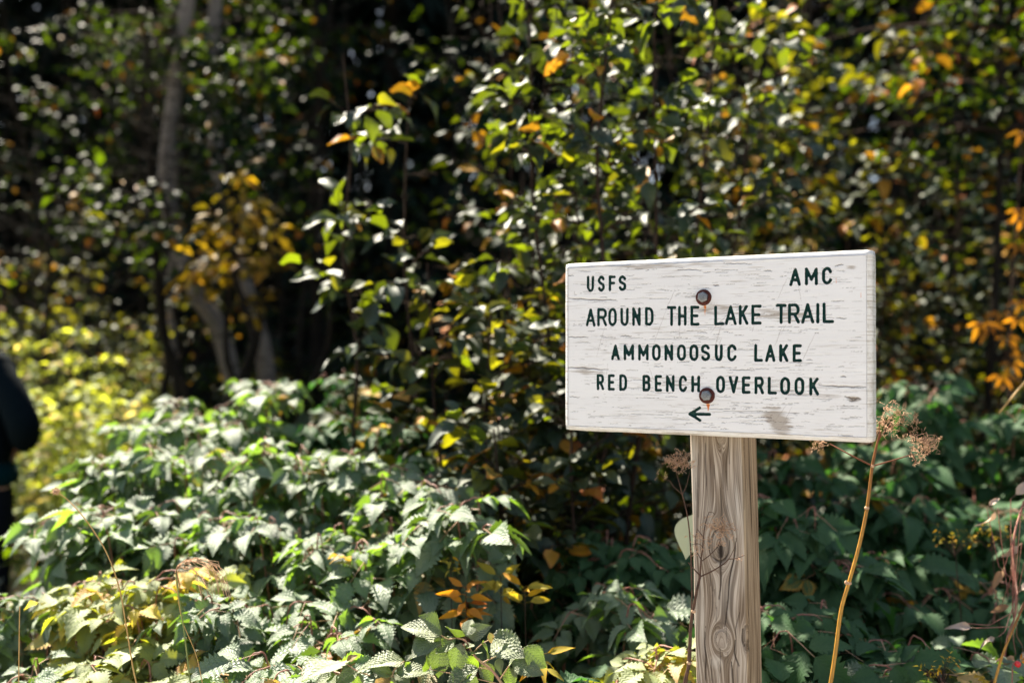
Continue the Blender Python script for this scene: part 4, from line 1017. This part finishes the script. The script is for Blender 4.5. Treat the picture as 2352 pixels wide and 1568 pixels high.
CF = [(-500, 17, 1.0, 'dark conifer beyond the left edge of the view'), (-150, 15.5, .95, 'dark conifer farthest left in view behind the sparkling tree'), (160, 17, 1.1, 'dark conifer behind the upper left corner'),
      (420, 15, 1.0, 'dark conifer behind the grey birch trunks'), (700, 16, 1.05, 'dark conifer right of the birch trunks'), (900, 14, .95, 'dark conifer filling the dark hollow'), (1120, 15.5, 1.05, 'dark conifer behind the slender sapling'),
      (1400, 14.5, 1.0, 'dark conifer behind the left end of the board'), (1680, 15.5, 1.1, 'dark conifer behind the middle of the board'), (1960, 14, 1.0, 'dark conifer behind the right end of the board'),
      (2200, 15.5, 1.05, 'dark conifer in the upper right behind the saplings'), (2480, 14, 1.0, 'dark conifer at the far right edge'), (2800, 16, 1.0, 'dark conifer beyond the right edge of the view'),
      (20, 21, 1.25, 'tall conifer of the rear row seen through the left trees'), (560, 20.5, 1.25, 'tall conifer of the rear row above the mustard yellow tree'), (1000, 20, 1.25, 'tall conifer of the rear row over the dark hollow'),
      (1280, 20.5, 1.3, 'tall conifer of the rear row above the nearest sapling'), (1540, 20, 1.2, 'tall conifer of the rear row above the board'), (1820, 20.5, 1.3, 'tall conifer of the rear row above the yellow-turning sapling'),
      (2080, 20, 1.25, 'tall conifer of the rear row right of the board'), (2380, 21, 1.25, 'tall conifer of the rear row at the right edge'), (300, 21, 1.25, 'tall conifer of the rear row left of the birches'), (780, 21, 1.2, 'tall conifer of the rear row right of the birches'),
      (60, 25, 1.3, 'hindmost conifer seen through the upper left corner'), (230, 24.5, 1.3, 'hindmost conifer behind the sparkling tree'), (480, 25, 1.3, 'hindmost conifer behind the fork of the grey birches'), (1130, 24.5, 1.3, 'hindmost conifer behind the slender sapling'),
      (1700, 25, 1.3, 'hindmost conifer behind the middle of the board'), (2250, 24.5, 1.3, 'hindmost conifer in the upper right')]
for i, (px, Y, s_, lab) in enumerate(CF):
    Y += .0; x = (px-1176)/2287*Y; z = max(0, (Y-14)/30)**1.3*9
    rt = empty('conifer', (x, Y, z-.1), lab, 'tree', 'dark conifers behind the broadleaf trees'); rt.rotation_euler.z = i*1.7; hs_ = s_*(.75 if px < 0 else 1.5 if Y < 18 else 1.55); rt.scale = (s_*1.15, s_*1.15, hs_)  # heights stretched to shade the broadleaf trees, lowered at far left to admit sun
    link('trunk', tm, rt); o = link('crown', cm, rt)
#PART3
# ------------------------------------------------------------------ sunny herbs at the left
def herb(px, py, Y, label, seed, hw=.45, kind='bright', n=19, sc=1.25, name='herb_clump', lo=.35, leaves=34, cat='plant', group='sunlit herbs in the clearing'):
    t = at(px, py, Y); r = random.Random(seed); rt = empty(name, (t.x, t.y, 0), label, cat, group)
    st, fr_ = [], []
    for _ in range(n):
        a = r.uniform(0, 6.28); q = math.sqrt(r.random())*hw; h_ = t.z*r.uniform(.72, 1.0)
        b0 = np.array([math.cos(a)*q*.5, math.sin(a)*q*.5, -.05]); tp = np.array([math.cos(a)*q, math.sin(a)*q, h_])
        P = smooth_path([b0, (b0+tp)/2+np.array([0, 0, .06]), tp], 5); st.append((P, np.linspace(.004, .0012, len(P))))
        for k in range(leaves):
            s_ = lo+(1-lo)*k/leaves; p = P[min(len(P)-1, int(s_*(len(P)-1)))]; az = k*2.4+r.uniform(-.4, .4); el = r.uniform(-.5, .4)
            fr_.append(frame(p+np.array([0, 0, r.uniform(-.03, .03)]), (math.cos(az)*math.cos(el), math.sin(az)*math.cos(el), math.sin(el)), np.array([r.gauss(0, .5), r.gauss(0, .5), 1]), sc*r.uniform(.7, 1.4)))
    link('stem', tube_mesh('stem', st, M['green_stem'], 3), rt)
    tag(link('foliage', joined('foliage', SR_[kind], fr_, M[kind], seed), rt), kind='stuff')
herb(40, 660, 6.6, 'tall yellow-green herb clump at the left edge above the person', 1, .40)
herb(170, 700, 5.8, 'lime herb clump in the sunlit clearing right of the person', 2, .40)
herb(290, 700, 6.6, 'tallest sunlit herb clump, right end of the clearing', 3, .35)
herb(250, 790, 5.2, 'low yellow herb clump in front of the sunlit clearing', 4, .35)
herb(190, 830, 5.3, 'low bright herb clump just right of the dark shoulder', 5, .28)
herb(620, 780, 8.5, 'dim herb clump between the two leaning birch trunks', 6, .5, 'sap_y', sc=1.3, group=None)
herb(850, 770, 8.0, 'dim herb clump in the dark hollow', 7, .5, 'crown', sc=1.3, group=None)

# undergrowth as one mass between the clumps, leaf colour darkened for the shade there
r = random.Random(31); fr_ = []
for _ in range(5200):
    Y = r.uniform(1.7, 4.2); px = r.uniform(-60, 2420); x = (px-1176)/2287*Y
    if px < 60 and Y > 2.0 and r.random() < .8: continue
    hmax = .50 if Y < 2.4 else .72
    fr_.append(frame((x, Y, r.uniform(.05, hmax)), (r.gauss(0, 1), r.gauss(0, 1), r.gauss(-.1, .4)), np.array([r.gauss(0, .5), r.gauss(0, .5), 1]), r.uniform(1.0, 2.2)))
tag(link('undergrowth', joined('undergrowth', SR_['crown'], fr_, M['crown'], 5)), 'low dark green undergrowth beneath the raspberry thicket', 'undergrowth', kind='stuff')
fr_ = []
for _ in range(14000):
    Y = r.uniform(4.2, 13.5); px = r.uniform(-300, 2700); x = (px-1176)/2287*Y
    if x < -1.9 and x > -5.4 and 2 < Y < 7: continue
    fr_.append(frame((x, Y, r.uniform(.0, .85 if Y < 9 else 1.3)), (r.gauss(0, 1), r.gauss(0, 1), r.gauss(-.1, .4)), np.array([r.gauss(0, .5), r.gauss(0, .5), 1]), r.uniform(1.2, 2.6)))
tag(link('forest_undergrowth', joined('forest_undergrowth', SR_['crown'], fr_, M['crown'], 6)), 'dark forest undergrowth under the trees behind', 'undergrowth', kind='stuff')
# grass blades near the ground
def blade(L, w, bend):
    P = np.array([[0, 0, 0], [0, bend*.08*L, .35*L], [0, bend*.3*L, .7*L], [0, bend*.75*L, .95*L]]); ww = np.array([w, w*.9, w*.6, w*.05])
    V = np.concatenate([P-np.array([1, 0, 0])*ww[:, None], P+np.array([1, 0, 0])*ww[:, None]]); F = np.array([[i, i+4, i+5, i+1] for i in range(3)])
    return V, F, np.array([[t, -1] for t in (0, .33, .66, 1)]+[[t, 1] for t in (0, .33, .66, 1)])
BL = [blade(.4, .0022, .3), blade(.5, .0025, .7), blade(.34, .002, 1.0), blade(.55, .002, .45)]
fr_ = []
for _ in range(6500):
    x = r.uniform(-5.5, 5.5); Y = r.uniform(1.0, 6.5)
    if Y < 1.55 and abs(x) < 2 and r.random() < .75: continue
    a = r.uniform(0, 6.28); s_ = r.uniform(.5, 1.25)
    fr_.append(Matrix.Translation((x, Y, -.05)) @ Matrix.Rotation(a, 4, 'Z') @ Matrix.Scale(s_, 4))
tag(link('grass', joined('grass', BL, fr_, M['grass'], 8)), 'mixed green and straw grass at the foot of the plants', 'grass', kind='stuff')

# ------------------------------------------------------------------ whorled orange and yellow plants in the dark gap
def whorl_plant(px, py, Y, kind, label, seed, n=13, name='wild_plant', tiers=1, sc=1.0, cat='plant', up=.35):
    t = at(px, py, Y); r = random.Random(seed); rt = empty(name, (t.x, t.y, 0), label, cat)
    P = smooth_path([(.02, .03, -.03), (.01, .01, t.z*.5), (0, 0, t.z)], 6); link('stem', tube_mesh('stem', [(P, np.linspace(.0018, .0009, len(P)))], M['twig'], 5), rt)
    for k in range(tiers):
        for i in range(n):
            a = i*2.4+r.uniform(-.3, .3); el = up*r.uniform(-1.6, 1.8)
            o = bpy.data.objects.new('leaf', r.choice(SM_[kind])); COL.objects.link(o); o.parent = rt
            o.matrix_basis = frame((0, 0, t.z-.004*i-.05*k), (math.cos(a)*math.cos(el), math.sin(a)*math.cos(el)-.2, math.sin(el)), np.array([r.gauss(0, .3), r.gauss(0, .3)-.9, .8]), sc*r.uniform(.8, 1.2))
    return rt
whorl_plant(1070, 1345, 1.95, 'orange', 'plant with a whorl of bright orange narrow leaves in the dark gap of the thicket', 1, 17, sc=.78)
whorl_plant(1150, 1320, 2.0, 'gold', 'plant with yellow and orange narrow leaves right of the orange whorl', 2, 12, sc=.72)
whorl_plant(1205, 1345, 1.95, 'gold', 'pale lime whorled plant at the right of the yellow one', 3, 10, sc=.65)
whorl_plant(1035, 1275, 2.0, 'gold', 'tiny curled mustard sprig above the orange whorl', 4, 9, sc=.35)
whorl_plant(1245, 1500, 1.75, 'gold', 'yellow-leaved plant at the bottom edge beside the sharpest raspberry clump', 5, 7, sc=.6)
whorl_plant(1265, 1200, 2.5, 'gold', 'single amber leaf tuft in the dark below the left end of the board', 6, 3, sc=.8)
whorl_plant(1480, 1250, 2.3, 'orange', 'small orange leaf tuft at the left of the post', 7, 2, sc=.35)

# yellow flower sprays and the orange branch at the right
def spray(px, py, Y, label, seed, n=15, w=.045, kind='gold', sc=.13, hgt=None):
    t = at(px, py, Y); r = random.Random(seed); rt = empty('flower_spray', (t.x, t.y, 0), label, 'flower')
    P = smooth_path([(.05, .02, -.02), (.03, 0, t.z*.6), (0, 0, t.z)], 6); tw = [(P, np.linspace(.002, .001, len(P)))]; fr_ = []
    for i in range(n):
        p = np.array([r.uniform(-w, w), r.uniform(-w, w)*.5, t.z+r.gauss(0, w*.25)]); tw.append((np.array([(0, 0, t.z-.04), p*.6+np.array([0, 0, t.z*.4-.01]), p]), .0005))
        for _ in range(3): fr_.append(frame(p+np.array([r.gauss(0, .004)]*3), (r.gauss(0, 1), r.gauss(0, 1), r.gauss(0, 1)), np.array([r.gauss(0, .3), 0, 1]), sc*r.uniform(.7, 1.4)))
    link('stem', tube_mesh('stem', tw, M['twig'], 4), rt)
    tag(link('florets', joined('florets', SR_[kind], fr_, M[kind], seed), rt), kind='stuff')
spray(2190, 1235, 2.2, 'left spray of small yellow flowers among the dark clumps at the right', 1)
spray(2275, 1225, 2.25, 'right spray of small yellow flowers among the dark clumps at the right', 2)
spray(2160, 1530, 1.8, 'small yellow flower spray at the bottom edge right of the golden stalk', 3, 20, .035)
rt = empty('orange_branch', tuple(at(2330, 1100, 3.9)*1.0)[:2]+(0,), 'sapling branch with orange maple leaves at the right edge', 'sapling')
r = random.Random(8); L0 = np.array(rt.location)
mp = smooth_path([(0, 0, -.05), (.02, 0, .8), (-.02, 0, 1.4), (.03, 0, 2.2)], 6); tw = [(mp, np.linspace(.009, .004, len(mp)))]
sites = []
for (px, py) in ((2270, 745), (2300, 715), (2335, 730), (2350, 500), (2340, 480), (2310, 770), (2345, 810), (2320, 830), (2345, 690), (2300, 860), (2350, 300), (2340, 560), (2250, 740)):
    q = np.array(at(px, py, 3.9+r.uniform(-.15, .15)))-L0; k = mp[np.argmin(np.abs(mp[:, 2]-(q[2]-.12)))]; tw.append((np.array([k, (k+q)/2+np.array([0, 0, .03]), q]), np.array([.003, .002, .001]))); sites.append(q)
link('stem', tube_mesh('stem', tw, M['twig'], 5), rt)
for q in sites:
    for i in range(4):
        a = (i-1.5)*.75; o = bpy.data.objects.new('leaf', r.choice(SM_['orange'])); COL.objects.link(o); o.parent = rt
        o.matrix_basis = frame(q, (math.sin(a), -.3, -math.cos(a)*.8+.1), np.array([0, -1, .35]), r.uniform(.8, 1.3))

# dried curled plant, berry and leaning stems at the right edge
rt = empty('withered_plant', tuple(at(2330, 1500, 1.95))[:2]+(0,), 'withered plant with pale curled brown leaves at the lower right edge', 'plant'); L0 = np.array(rt.location)
r = random.Random(12); tw = [(smooth_path([np.array(at(2290, 1640, 1.95))-L0-np.array([0, 0, .6]), np.array(at(2300, 1568, 1.95))-L0, np.array(at(2330, 1400, 1.95))-L0, np.array(at(2325, 1250, 1.97))-L0, np.array(at(2350, 1150, 2.0))-L0], 5), .0022)]
pts = ((2290, 1165), (2320, 1145), (2345, 1165), (2265, 1165), (2305, 1300), (2275, 1345), (2335, 1360), (2325, 1385), (2350, 1380), (2220, 1430), (2290, 1460), (2330, 1500), (2345, 1480), (2240, 1440), (2350, 1290), (2345, 1245))
for p in pts:
    q = np.array(at(*p, 1.97+r.uniform(-.06, .06)))-L0; o = bpy.data.objects.new('leaf', r.choice(SM_['dry'])); COL.objects.link(o); o.parent = rt
    o.matrix_basis = frame(q, (r.gauss(0, 1), r.gauss(0, .4), r.gauss(-.3, .6)), np.array([r.gauss(0, .4), -.8, .6]), r.uniform(.4, .85)); tw.append((np.array([q, (q+tw[0][0][8])/2, tw[0][0][min(len(tw[0][0])-1, 6+r.randrange(12))]]), .0008))
link('stem', tube_mesh('stem', tw, M['stem_red'], 4), rt)
rt = empty('berry_twig', tuple(at(2335, 1560, 1.8))[:2]+(0,), 'thin twig with one red berry in the bottom right corner', 'twig'); L0 = np.array(rt.location)
q = np.array(at(2334, 1522, 1.8))-L0
link('stem', tube_mesh('stem', [(smooth_path([(.02, 0, -.03), (.0, 0, q[2]*.6), q+np.array([-.01, 0, -.03]), q], 5), .0012)], M['stem_red'], 4), rt)
bm_ = rev_mesh('berry', [(.0001, -.0058), (.0032, -.0048), (.0055, -.002), (.0058, .001), (.004, .0042), (.0001, .0055)], 14, [M['berry']]); o = link('berry', bm_, rt); o.location = q
for i in range(3):
    o = bpy.data.objects.new('leaf', SM_['orange'][i]); COL.objects.link(o); o.parent = rt; o.matrix_basis = frame(q+np.array([.004, 0, .006]), (.4+i*.3, 0, 1-.7*i), np.array([0, -1, 0]), .22)
def bare_stem(pts, rr, mat, label, name='bare_stem', n=6, cat='stem', attr=False):
    P = smooth_path([tuple(at(*p)) for p in pts], n); base = P[0].copy(); base[2] = 0
    P = np.concatenate([[[P[0][0], P[0][1], -.03]], P]) if P[0][2] > .05 else P
    rt = empty(name, tuple(base), label, cat); P = P-base
    rr = np.interp(np.linspace(0, 1, len(P)), np.linspace(0, 1, len(rr)), rr)
    V, F = tubes([(P, rr)], 8); me = np_mesh('stem', V, F, [M[mat]], attrs={'t': np.repeat(np.linspace(0, 1, len(P)), 8)}); link('stem', me, rt)
    return rt, base, P
bare_stem([(2262, 1640, 1.8), (2280, 1568, 1.8), (2300, 1500, 1.8), (2325, 1440, 1.8), (2360, 1360, 1.8), (2400, 1260, 1.8)], [.0026, .0022, .0016], 'stalk', 'leaning orange-brown bare stem at the lower right edge')
bare_stem([(2500, 1640, 2.1), (2490, 1200, 2.15), (2470, 900, 2.2), (2430, 800, 2.2), (2352, 880, 2.2), (2320, 917, 2.2), (2294, 948, 2.2)], [.003, .0024, .002], 'straw', 'slanting straw-coloured stem at the right edge level with the dried flower heads')

# ------------------------------------------------------------------ dead flower stalks beside the post
def zq(x, y, Y): return np.array(at((1600+x/2.386)*.91875, (1050+y/2.386)*.91875, Y))
def curly(r, p, size, n):
    """short curled dry threads filling a flower head"""
    out = []
    for _ in range(n):
        u = np.array([r.gauss(0, 1) for _ in range(3)]); u /= np.linalg.norm(u); q = p+u*size*r.random()**.5*np.array([1, .8, .8])
        d = np.array([r.gauss(0, 1) for _ in range(3)]); d /= np.linalg.norm(d); e = np.cross(d, [r.gauss(0, 1), r.gauss(0, 1), r.gauss(0, 1)]); e /= np.linalg.norm(e)+1e-6
        l = size*r.uniform(.3, .75); k = r.uniform(1.5, 4)
        P = np.array([q + d*l*t + e*l*.28*math.sin(k*t*3) for t in np.linspace(0, 1, 6)]); out.append((P, np.array([.00045, .00045, .0004, .0004, .00035, .0006])))
    return out
def dead_stalk(label, main, rad_, branches, heads, mat, hmat, seed, nodes=()):
    P = smooth_path(main, 7); base = P[0].copy(); base[2] = 0; low = base.copy(); low[2] = -.03
    P = np.concatenate([[low], P]); rt = empty('dead_flower_stalk', tuple(base), label, 'dead plant', 'dead flower stalks beside the post'); r = random.Random(seed)
    rr = np.interp(np.linspace(0, 1, len(P)), np.linspace(0, 1, len(rad_)), rad_); V, F = tubes([(P-base, rr)], 8)
    link('stem', np_mesh('stem', V, F, [M[mat]], attrs={'t': np.clip((np.repeat(P[:, 2], 8)-.9)/.55, 0, 1)}), rt)
    for pts_, r0, r1 in branches:
        Q = smooth_path(pts_, 5)-base; V, F = tubes([(Q, np.linspace(r0, r1, len(Q)))], 5); link('side_stem', np_mesh('side_stem', V, F, [M[mat]], attrs={'t': np.ones(len(V))*.8}), rt)
    for p, size, n in heads:
        link('flower_head', tube_mesh('flower_head', [(a-base, b_) for a, b_ in curly(r, p, size*1.12, int(n*.55))], M[hmat], 3), rt)
    for p, s_ in nodes:
        V, F = tubes([(np.array([p-np.array([0, 0, .004]), p-np.array([0, 0, .0015]), p+np.array([0, 0, .0015]), p+np.array([0, 0, .004])])-base, np.array([.0005, s_, s_, .0005]))], 8)
        link('node', np_mesh('node', V, F, [M['dead_head']]), rt)
Y = 1.66
dead_stalk('tall golden brown dead flower stalk right of the post, beside the board corner',
  [zq(1105, 1700, Y), zq(1130, 1568, Y), zq(1160, 1380, Y), zq(1195, 1130, Y), zq(1242, 965, Y), zq(1300, 760, Y), zq(1345, 560, Y), zq(1368, 400, Y), zq(1384, 272, Y), zq(1410, 150, Y), zq(1432, 70, Y)],
  [.0036, .0034, .0032, .0030, .0026, .0018],
  [([zq(1384, 272, Y), zq(1260, 210, Y), zq(1130, 140, Y+.03)], .0016, .0010), ([zq(1384, 272, Y), zq(1500, 240, Y), zq(1625, 202, Y)], .0015, .0009), ([zq(1416, 130, Y), zq(1440, 90, Y), zq(1480, 40, Y), zq(1500, 5, Y)], .0012, .0008),
   ([zq(1625, 202, Y), zq(1640, 240, Y), zq(1632, 262, Y)], .0009, .0006), ([zq(1480, 40, Y), zq(1560, 30, Y), zq(1640, 100, Y)], .0007, .0005), ([zq(1430, 80, Y), zq(1425, 40, Y), zq(1430, 10, Y)], .0012, .0008)],
  [(zq(1470, 35, Y), .020, 85), (zq(1530, -25, Y), .017, 60), (zq(1500, -75, Y), .015, 45), (zq(1640, 5, Y), .014, 40), (zq(1570, -15, Y), .013, 30), (zq(1665, 120, Y), .020, 80), (zq(1720, 140, Y), .018, 75), (zq(1650, 200, Y), .014, 45), (zq(1635, 245, Y), .008, 18), (zq(1610, 90, Y), .014, 26), (zq(1060, 150, Y+.04), .015, 40), (zq(1090, 130, Y+.04), .012, 25)],
  'stalk', 'dead_head', 3, [(zq(1350, 522, Y), .0042), (zq(1242, 968, Y), .0046), (zq(1384, 272, Y), .0034), (zq(1226, 965, Y-.005), .003)])
Y = 1.60
dead_stalk('thin dark dead stalk with curly brown head along the left edge of the post',
  [zq(262, 1750, Y), zq(285, 1400, Y), zq(306, 1100, Y), zq(306, 950, Y), zq(300, 760, Y), zq(286, 600, Y), zq(266, 500, Y), zq(250, 440, Y)], [.0018, .0014, .0011, .0009],
  [([zq(250, 440, Y), zq(235, 380, Y), zq(215, 310, Y)], .0009, .0006), ([zq(250, 440, Y), zq(200, 395, Y), zq(178, 360, Y)], .0008, .0005), ([zq(252, 440, Y), zq(275, 390, Y), zq(295, 310, Y)], .0008, .0005), ([zq(178, 360, Y), zq(150, 350, Y), zq(125, 330, Y)], .0006, .0004)],
  [(zq(222, 245, Y), .020, 100), (zq(250, 265, Y), .016, 55), (zq(185, 250, Y), .011, 28), (zq(140, 325, Y), .011, 16), (zq(290, 240, Y), .012, 22)], 'dead_dark', 'dead_head', 5)
Y = 1.545
dead_stalk('dark branching dead stalk in front of the post, its dried head over the knot',
  [zq(245, 1800, Y), zq(265, 1560, Y), zq(290, 1440, Y), zq(300, 1230, Y), zq(318, 1110, Y), zq(335, 1020, Y), zq(357, 925, Y)], [.0032, .0029, .0024, .0018],
  [([zq(357, 925, Y), zq(325, 890, Y), zq(285, 845, Y)], .0013, .0008), ([zq(357, 925, Y), zq(362, 830, Y), zq(372, 760, Y), zq(380, 660, Y), zq(395, 590, Y), zq(410, 545, Y)], .0014, .0006),
   ([zq(357, 928, Y), zq(410, 905, Y), zq(455, 880, Y), zq(500, 850, Y), zq(530, 820, Y)], .0013, .0009), ([zq(530, 825, Y), zq(570, 820, Y), zq(622, 802, Y)], .0009, .0005), ([zq(530, 820, Y), zq(560, 760, Y), zq(575, 700, Y)], .0006, .0004),
   ([zq(368, 835, Y), zq(420, 795, Y), zq(468, 740, Y), zq(478, 690, Y)], .0009, .0005), ([zq(360, 825, Y), zq(335, 770, Y), zq(328, 700, Y), zq(340, 650, Y)], .0007, .0004), ([zq(372, 690, Y), zq(350, 660, Y), zq(340, 645, Y)], .0005, .0004), ([zq(410, 545, Y), zq(430, 548, Y), zq(445, 560, Y)], .0005, .0004),
   ([zq(375, 760, Y), zq(350, 735, Y), zq(300, 740, Y)], .0005, .0004), ([zq(290, 1440, Y), zq(310, 1425, Y), zq(322, 1400, Y)], .0010, .0006)],
  [(zq(490, 640, Y), .020, 80), (zq(530, 650, Y), .014, 40), (zq(450, 620, Y), .016, 40), (zq(345, 710, Y), .019, 42), (zq(320, 760, Y), .010, 14), (zq(490, 710, Y), .014, 26), (zq(400, 600, Y), .012, 14), (zq(590, 805, Y), .009, 10)], 'dead_dark', 'dead_head', 7,
  [(zq(316, 1135, Y), .0034), (zq(290, 1440, Y), .0038)])
# pale leaf seen beside the post
rt = empty('pale_leaved_plant', tuple(at(1575, 1300, 1.85))[:2]+(0,), 'plant with one broad pale grey-green leaf peeking out left of the post', 'plant'); L0 = np.array(rt.location)
q = np.array(at(1592, 1180, 1.85))-L0; V, F, UV = leaflet_grid(.085, .058, 14, 8, droop=.1, fold=.1, tip=1.2, base=.6)
o = link('leaf', np_mesh('leaf', V, F, [M['pale']], uv=UV), rt); o.matrix_basis = frame(q, (-.22, -.1, -1), np.array([-.5, -1, .2]))
link('stem', tube_mesh('stem', [(smooth_path([(.02, 0, -.02), (.03, .02, q[2]*.6), q], 6), .0015)], M['green_stem'], 4), rt)

# thin grass stems at the lower left
def head_stem(pts, rr, mat, label, headfn=None, cat='grass stem', group=None):
    rt, base, P = bare_stem(pts, rr, mat, label, 'grass_stem', 7, cat)
    if group: rt['group'] = group
    return rt, base, P
rt, base, P = head_stem([(335, 1640, 1.62), (310, 1540, 1.62), (293, 1440, 1.62), (275, 1345, 1.62), (245, 1265, 1.63), (200, 1195, 1.64), (160, 1150, 1.65), (133, 1130, 1.65)], [.0013, .0012, .0010, .0007], 'straw', 'thin arching golden stem with a small round seed head, left of the drooping one')
r = random.Random(3); hp = P[-1]
link('seed_head', tube_mesh('seed_head', curly(r, hp+np.array([-.003, 0, .002]), .007, 60) + [(np.array([hp+np.array([-.008, 0, 0]), hp+np.array([-.003, 0, .001]), hp+np.array([.002, 0, -.001])]), np.array([.001, .0045, .001]))], M['dead_head'], 5), rt)
rt, base, P = head_stem([(450, 1640, 1.62), (440, 1568, 1.62), (425, 1450, 1.62), (412, 1360, 1.62), (405, 1312, 1.62)], [.0015, .0013, .0010], 'green_stem', 'green grass stem with a drooping dried head at the lower left')
hp = P[-1]; arcs = []
for k in range(26):
    w_ = r.uniform(.02, .045); arcs.append((np.array([hp+np.array([w_*(1-math.cos(t)), r.uniform(-.004, .004), w_*.55*math.sin(t)*1.2-.03*(t/3.14)**2*r.uniform(.5, 1.8)]) for t in np.linspace(0, 3.0, 8)]), .0004))
link('drooping_head', tube_mesh('drooping_head', arcs, M['dead_head'], 3), rt)
head_stem([(480, 1640, 1.66), (455, 1510, 1.66), (420, 1420, 1.66), (405, 1330, 1.66)], [.0009, .0006], 'straw', 'straight thin straw stem leaning against the drooping grass stem')
head_stem([(46, 1640, 1.68), (47, 1480, 1.68), (48, 1390, 1.68)], [.0011, .0008], 'straw', 'short upright straw stem in the bottom left corner')
for i, (x, y, x2, y2, lab) in enumerate(((1090, 1250, 1045, 1330, ''),)):
    pass

# ------------------------------------------------------------------ person at the left edge
b = NB('dark teal jacket cloth'); f = b.noise(b.obj(), 40, 3); M['jacket'] = b.done(b.principled(b.mix(f, (.002, .005, .007), (.004, .009, .012)), .9, .05, b.bump(b.noise(b.obj(), 9, 3), .5, .01)))
b = NB('teal hem cloth'); M['teal'] = b.done(b.principled((.001, .018, .021), .9, .05))
b = NB('dark trouser cloth'); f = b.noise(b.obj(), 50, 3); M['trouser'] = b.done(b.principled(b.mix(f, (.003, .004, .006), (.006, .008, .011)), .9, .1))
b = NB('skin'); M['skin'] = b.done(b.principled((.48, .27, .18), .5, .4))
b = NB('dark brown hair'); f = b.noise(b.mapv(b.obj(), (1, 1, .1)), 120, 3); M['hair'] = b.done(b.principled(b.mix(f, (.015, .009, .006), (.05, .03, .018)), .5, .4))
def skinned(name, verts, edges, radii, mat, parent, sub=2):
    me = bpy.data.meshes.new(name); me.from_pydata(verts, edges, []); o = link(name, me, parent)
    sk = o.modifiers.new('skin', 'SKIN'); sk.use_smooth_shade = True
    for v, rr in zip(me.skin_vertices[0].data, radii): v.radius = rr if isinstance(rr, tuple) else (rr, rr)
    me.skin_vertices[0].data[0].use_root = True
    sb = o.modifiers.new('sub', 'SUBSURF'); sb.levels = sub; sb.render_levels = sub
    dg = bpy.context.evaluated_depsgraph_get(); m2 = bpy.data.meshes.new_from_object(o.evaluated_get(dg)); o.modifiers.clear(); o.data = m2; m2.name = name
    m2.materials.clear(); m2.materials.append(M[mat])
    return o
PX = at(-58, 1200, 4.75)
per_ = empty('person', (PX.x, PX.y, 0), 'person in dark navy jacket with teal hem and dark trousers at left edge', 'person'); per_.rotation_euler.z = rad(165)
bv = [(0, 0, .95), (0, 0, 1.12), (0, -.01, 1.3), (0, 0, 1.42), (0, 0, 1.50), (0, -.01, 1.58), (0, -.02, 1.66), (0, -.01, 1.72)]
br_ = [(.11, .08), (.11, .08), (.12, .09), (.07, .06), (.055, .055), (.072, .09), (.078, .098), (.055, .07)]
be = [(i, i+1) for i in range(7)]
for s_ in (-1, 1):
    n = len(bv); bv += [(s_*.10, 0, .90), (s_*.11, -.01, .50), (s_*.12, .02, .09), (s_*.13, -.12, .04)]; br_ += [.09, .06, (.04, .045), (.04, .03)]; be += [(0, n), (n, n+1), (n+1, n+2), (n+2, n+3)]
    n = len(bv); bv += [(s_*.11, 0, 1.34), (s_*.30, .04, 1.11), (s_*.20, -.09, 1.01), (s_*.14, -.10, .98)]; br_ += [.040, .035, .030, (.030, .02)]; be += [(3, n), (n, n+1), (n+1, n+2), (n+2, n+3)]
    for k in range(4):
        m_ = len(bv); z = .99-(k*.016); bv += [(s_*.115, -.115, z-.03), (s_*.085, -.112, z-.05)]; br_ += [.009, .007]; be += [(n+3, m_), (m_, m_+1)]
    m_ = len(bv); bv += [(s_*.13, -.125, .985), (s_*.11, -.13, .97)]; br_ += [.011, .008]; be += [(n+3, m_), (m_, m_+1)]
body = skinned('body', bv, be, br_, 'skin', per_)
jv = [(0, 0, .84), (0, 0, 1.12), (0, -.01, 1.3), (0, 0, 1.42), (0, 0, 1.49)]; jr = [(.22, .17), (.205, .16), (.18, .14), (.10, .09), (.075, .075)]; je = [(0, 1), (1, 2), (2, 3), (3, 4)]
for s_ in (-1, 1):
    n = len(jv); jv += [(s_*.13, 0, 1.36), (s_*.24, .03, 1.24), (s_*.32, .04, 1.10), (s_*.20, -.10, 1.0)]; jr += [.078, .074, .080, .066]; je += [(3, n), (n, n+1), (n+1, n+2), (n+2, n+3)]
skinned('jacket', jv, je, jr, 'jacket', per_)
skinned('jacket_hem', [(0, 0, .78), (0, 0, .86), (0, 0, .95)], [(0, 1), (1, 2)], [(.235, .175), (.24, .18), (.228, .175)], 'teal', per_, 1)
tv = [(0, 0, .96), (0, 0, .88)]; tr_ = [(.20, .16), (.19, .15)]; te = [(0, 1)]
for s_ in (-1, 1):
    n = len(tv); tv += [(s_*.10, 0, .82), (s_*.11, -.01, .50), (s_*.12, .02, .10)]; tr_ += [.105, .080, .062]; te += [(1, n), (n, n+1), (n+1, n+2)]
skinned('trousers', tv, te, tr_, 'trouser', per_)
skinned('hair', [(0, .03, 1.60), (0, .025, 1.68), (0, .0, 1.755)], [(0, 1), (1, 2)], [(.075, .07), (.088, .09), (.06, .07)], 'hair', per_)
skinned('nose', [(0, -.105, 1.66), (0, -.128, 1.635), (0, -.11, 1.625)], [(0, 1), (1, 2)], [.008, .012, .008], 'skin', per_, 1)
for s_ in (-1, 1):
    skinned('ear', [(s_*.078, 0, 1.66), (s_*.084, 0, 1.64), (s_*.078, 0, 1.62)], [(0, 1), (1, 2)], [.010, .014, .008], 'skin', per_, 1)
    skinned('shoe', [(s_*.12, .06, .04), (s_*.125, -.04, .05), (s_*.135, -.17, .035)], [(0, 1), (1, 2)], [.045, .05, .035], 'trouser', per_, 1)
print('leaf counts', NL, 'objects', len(bpy.data.objects), 'faces', sum(len(m.polygons) for m in bpy.data.meshes))
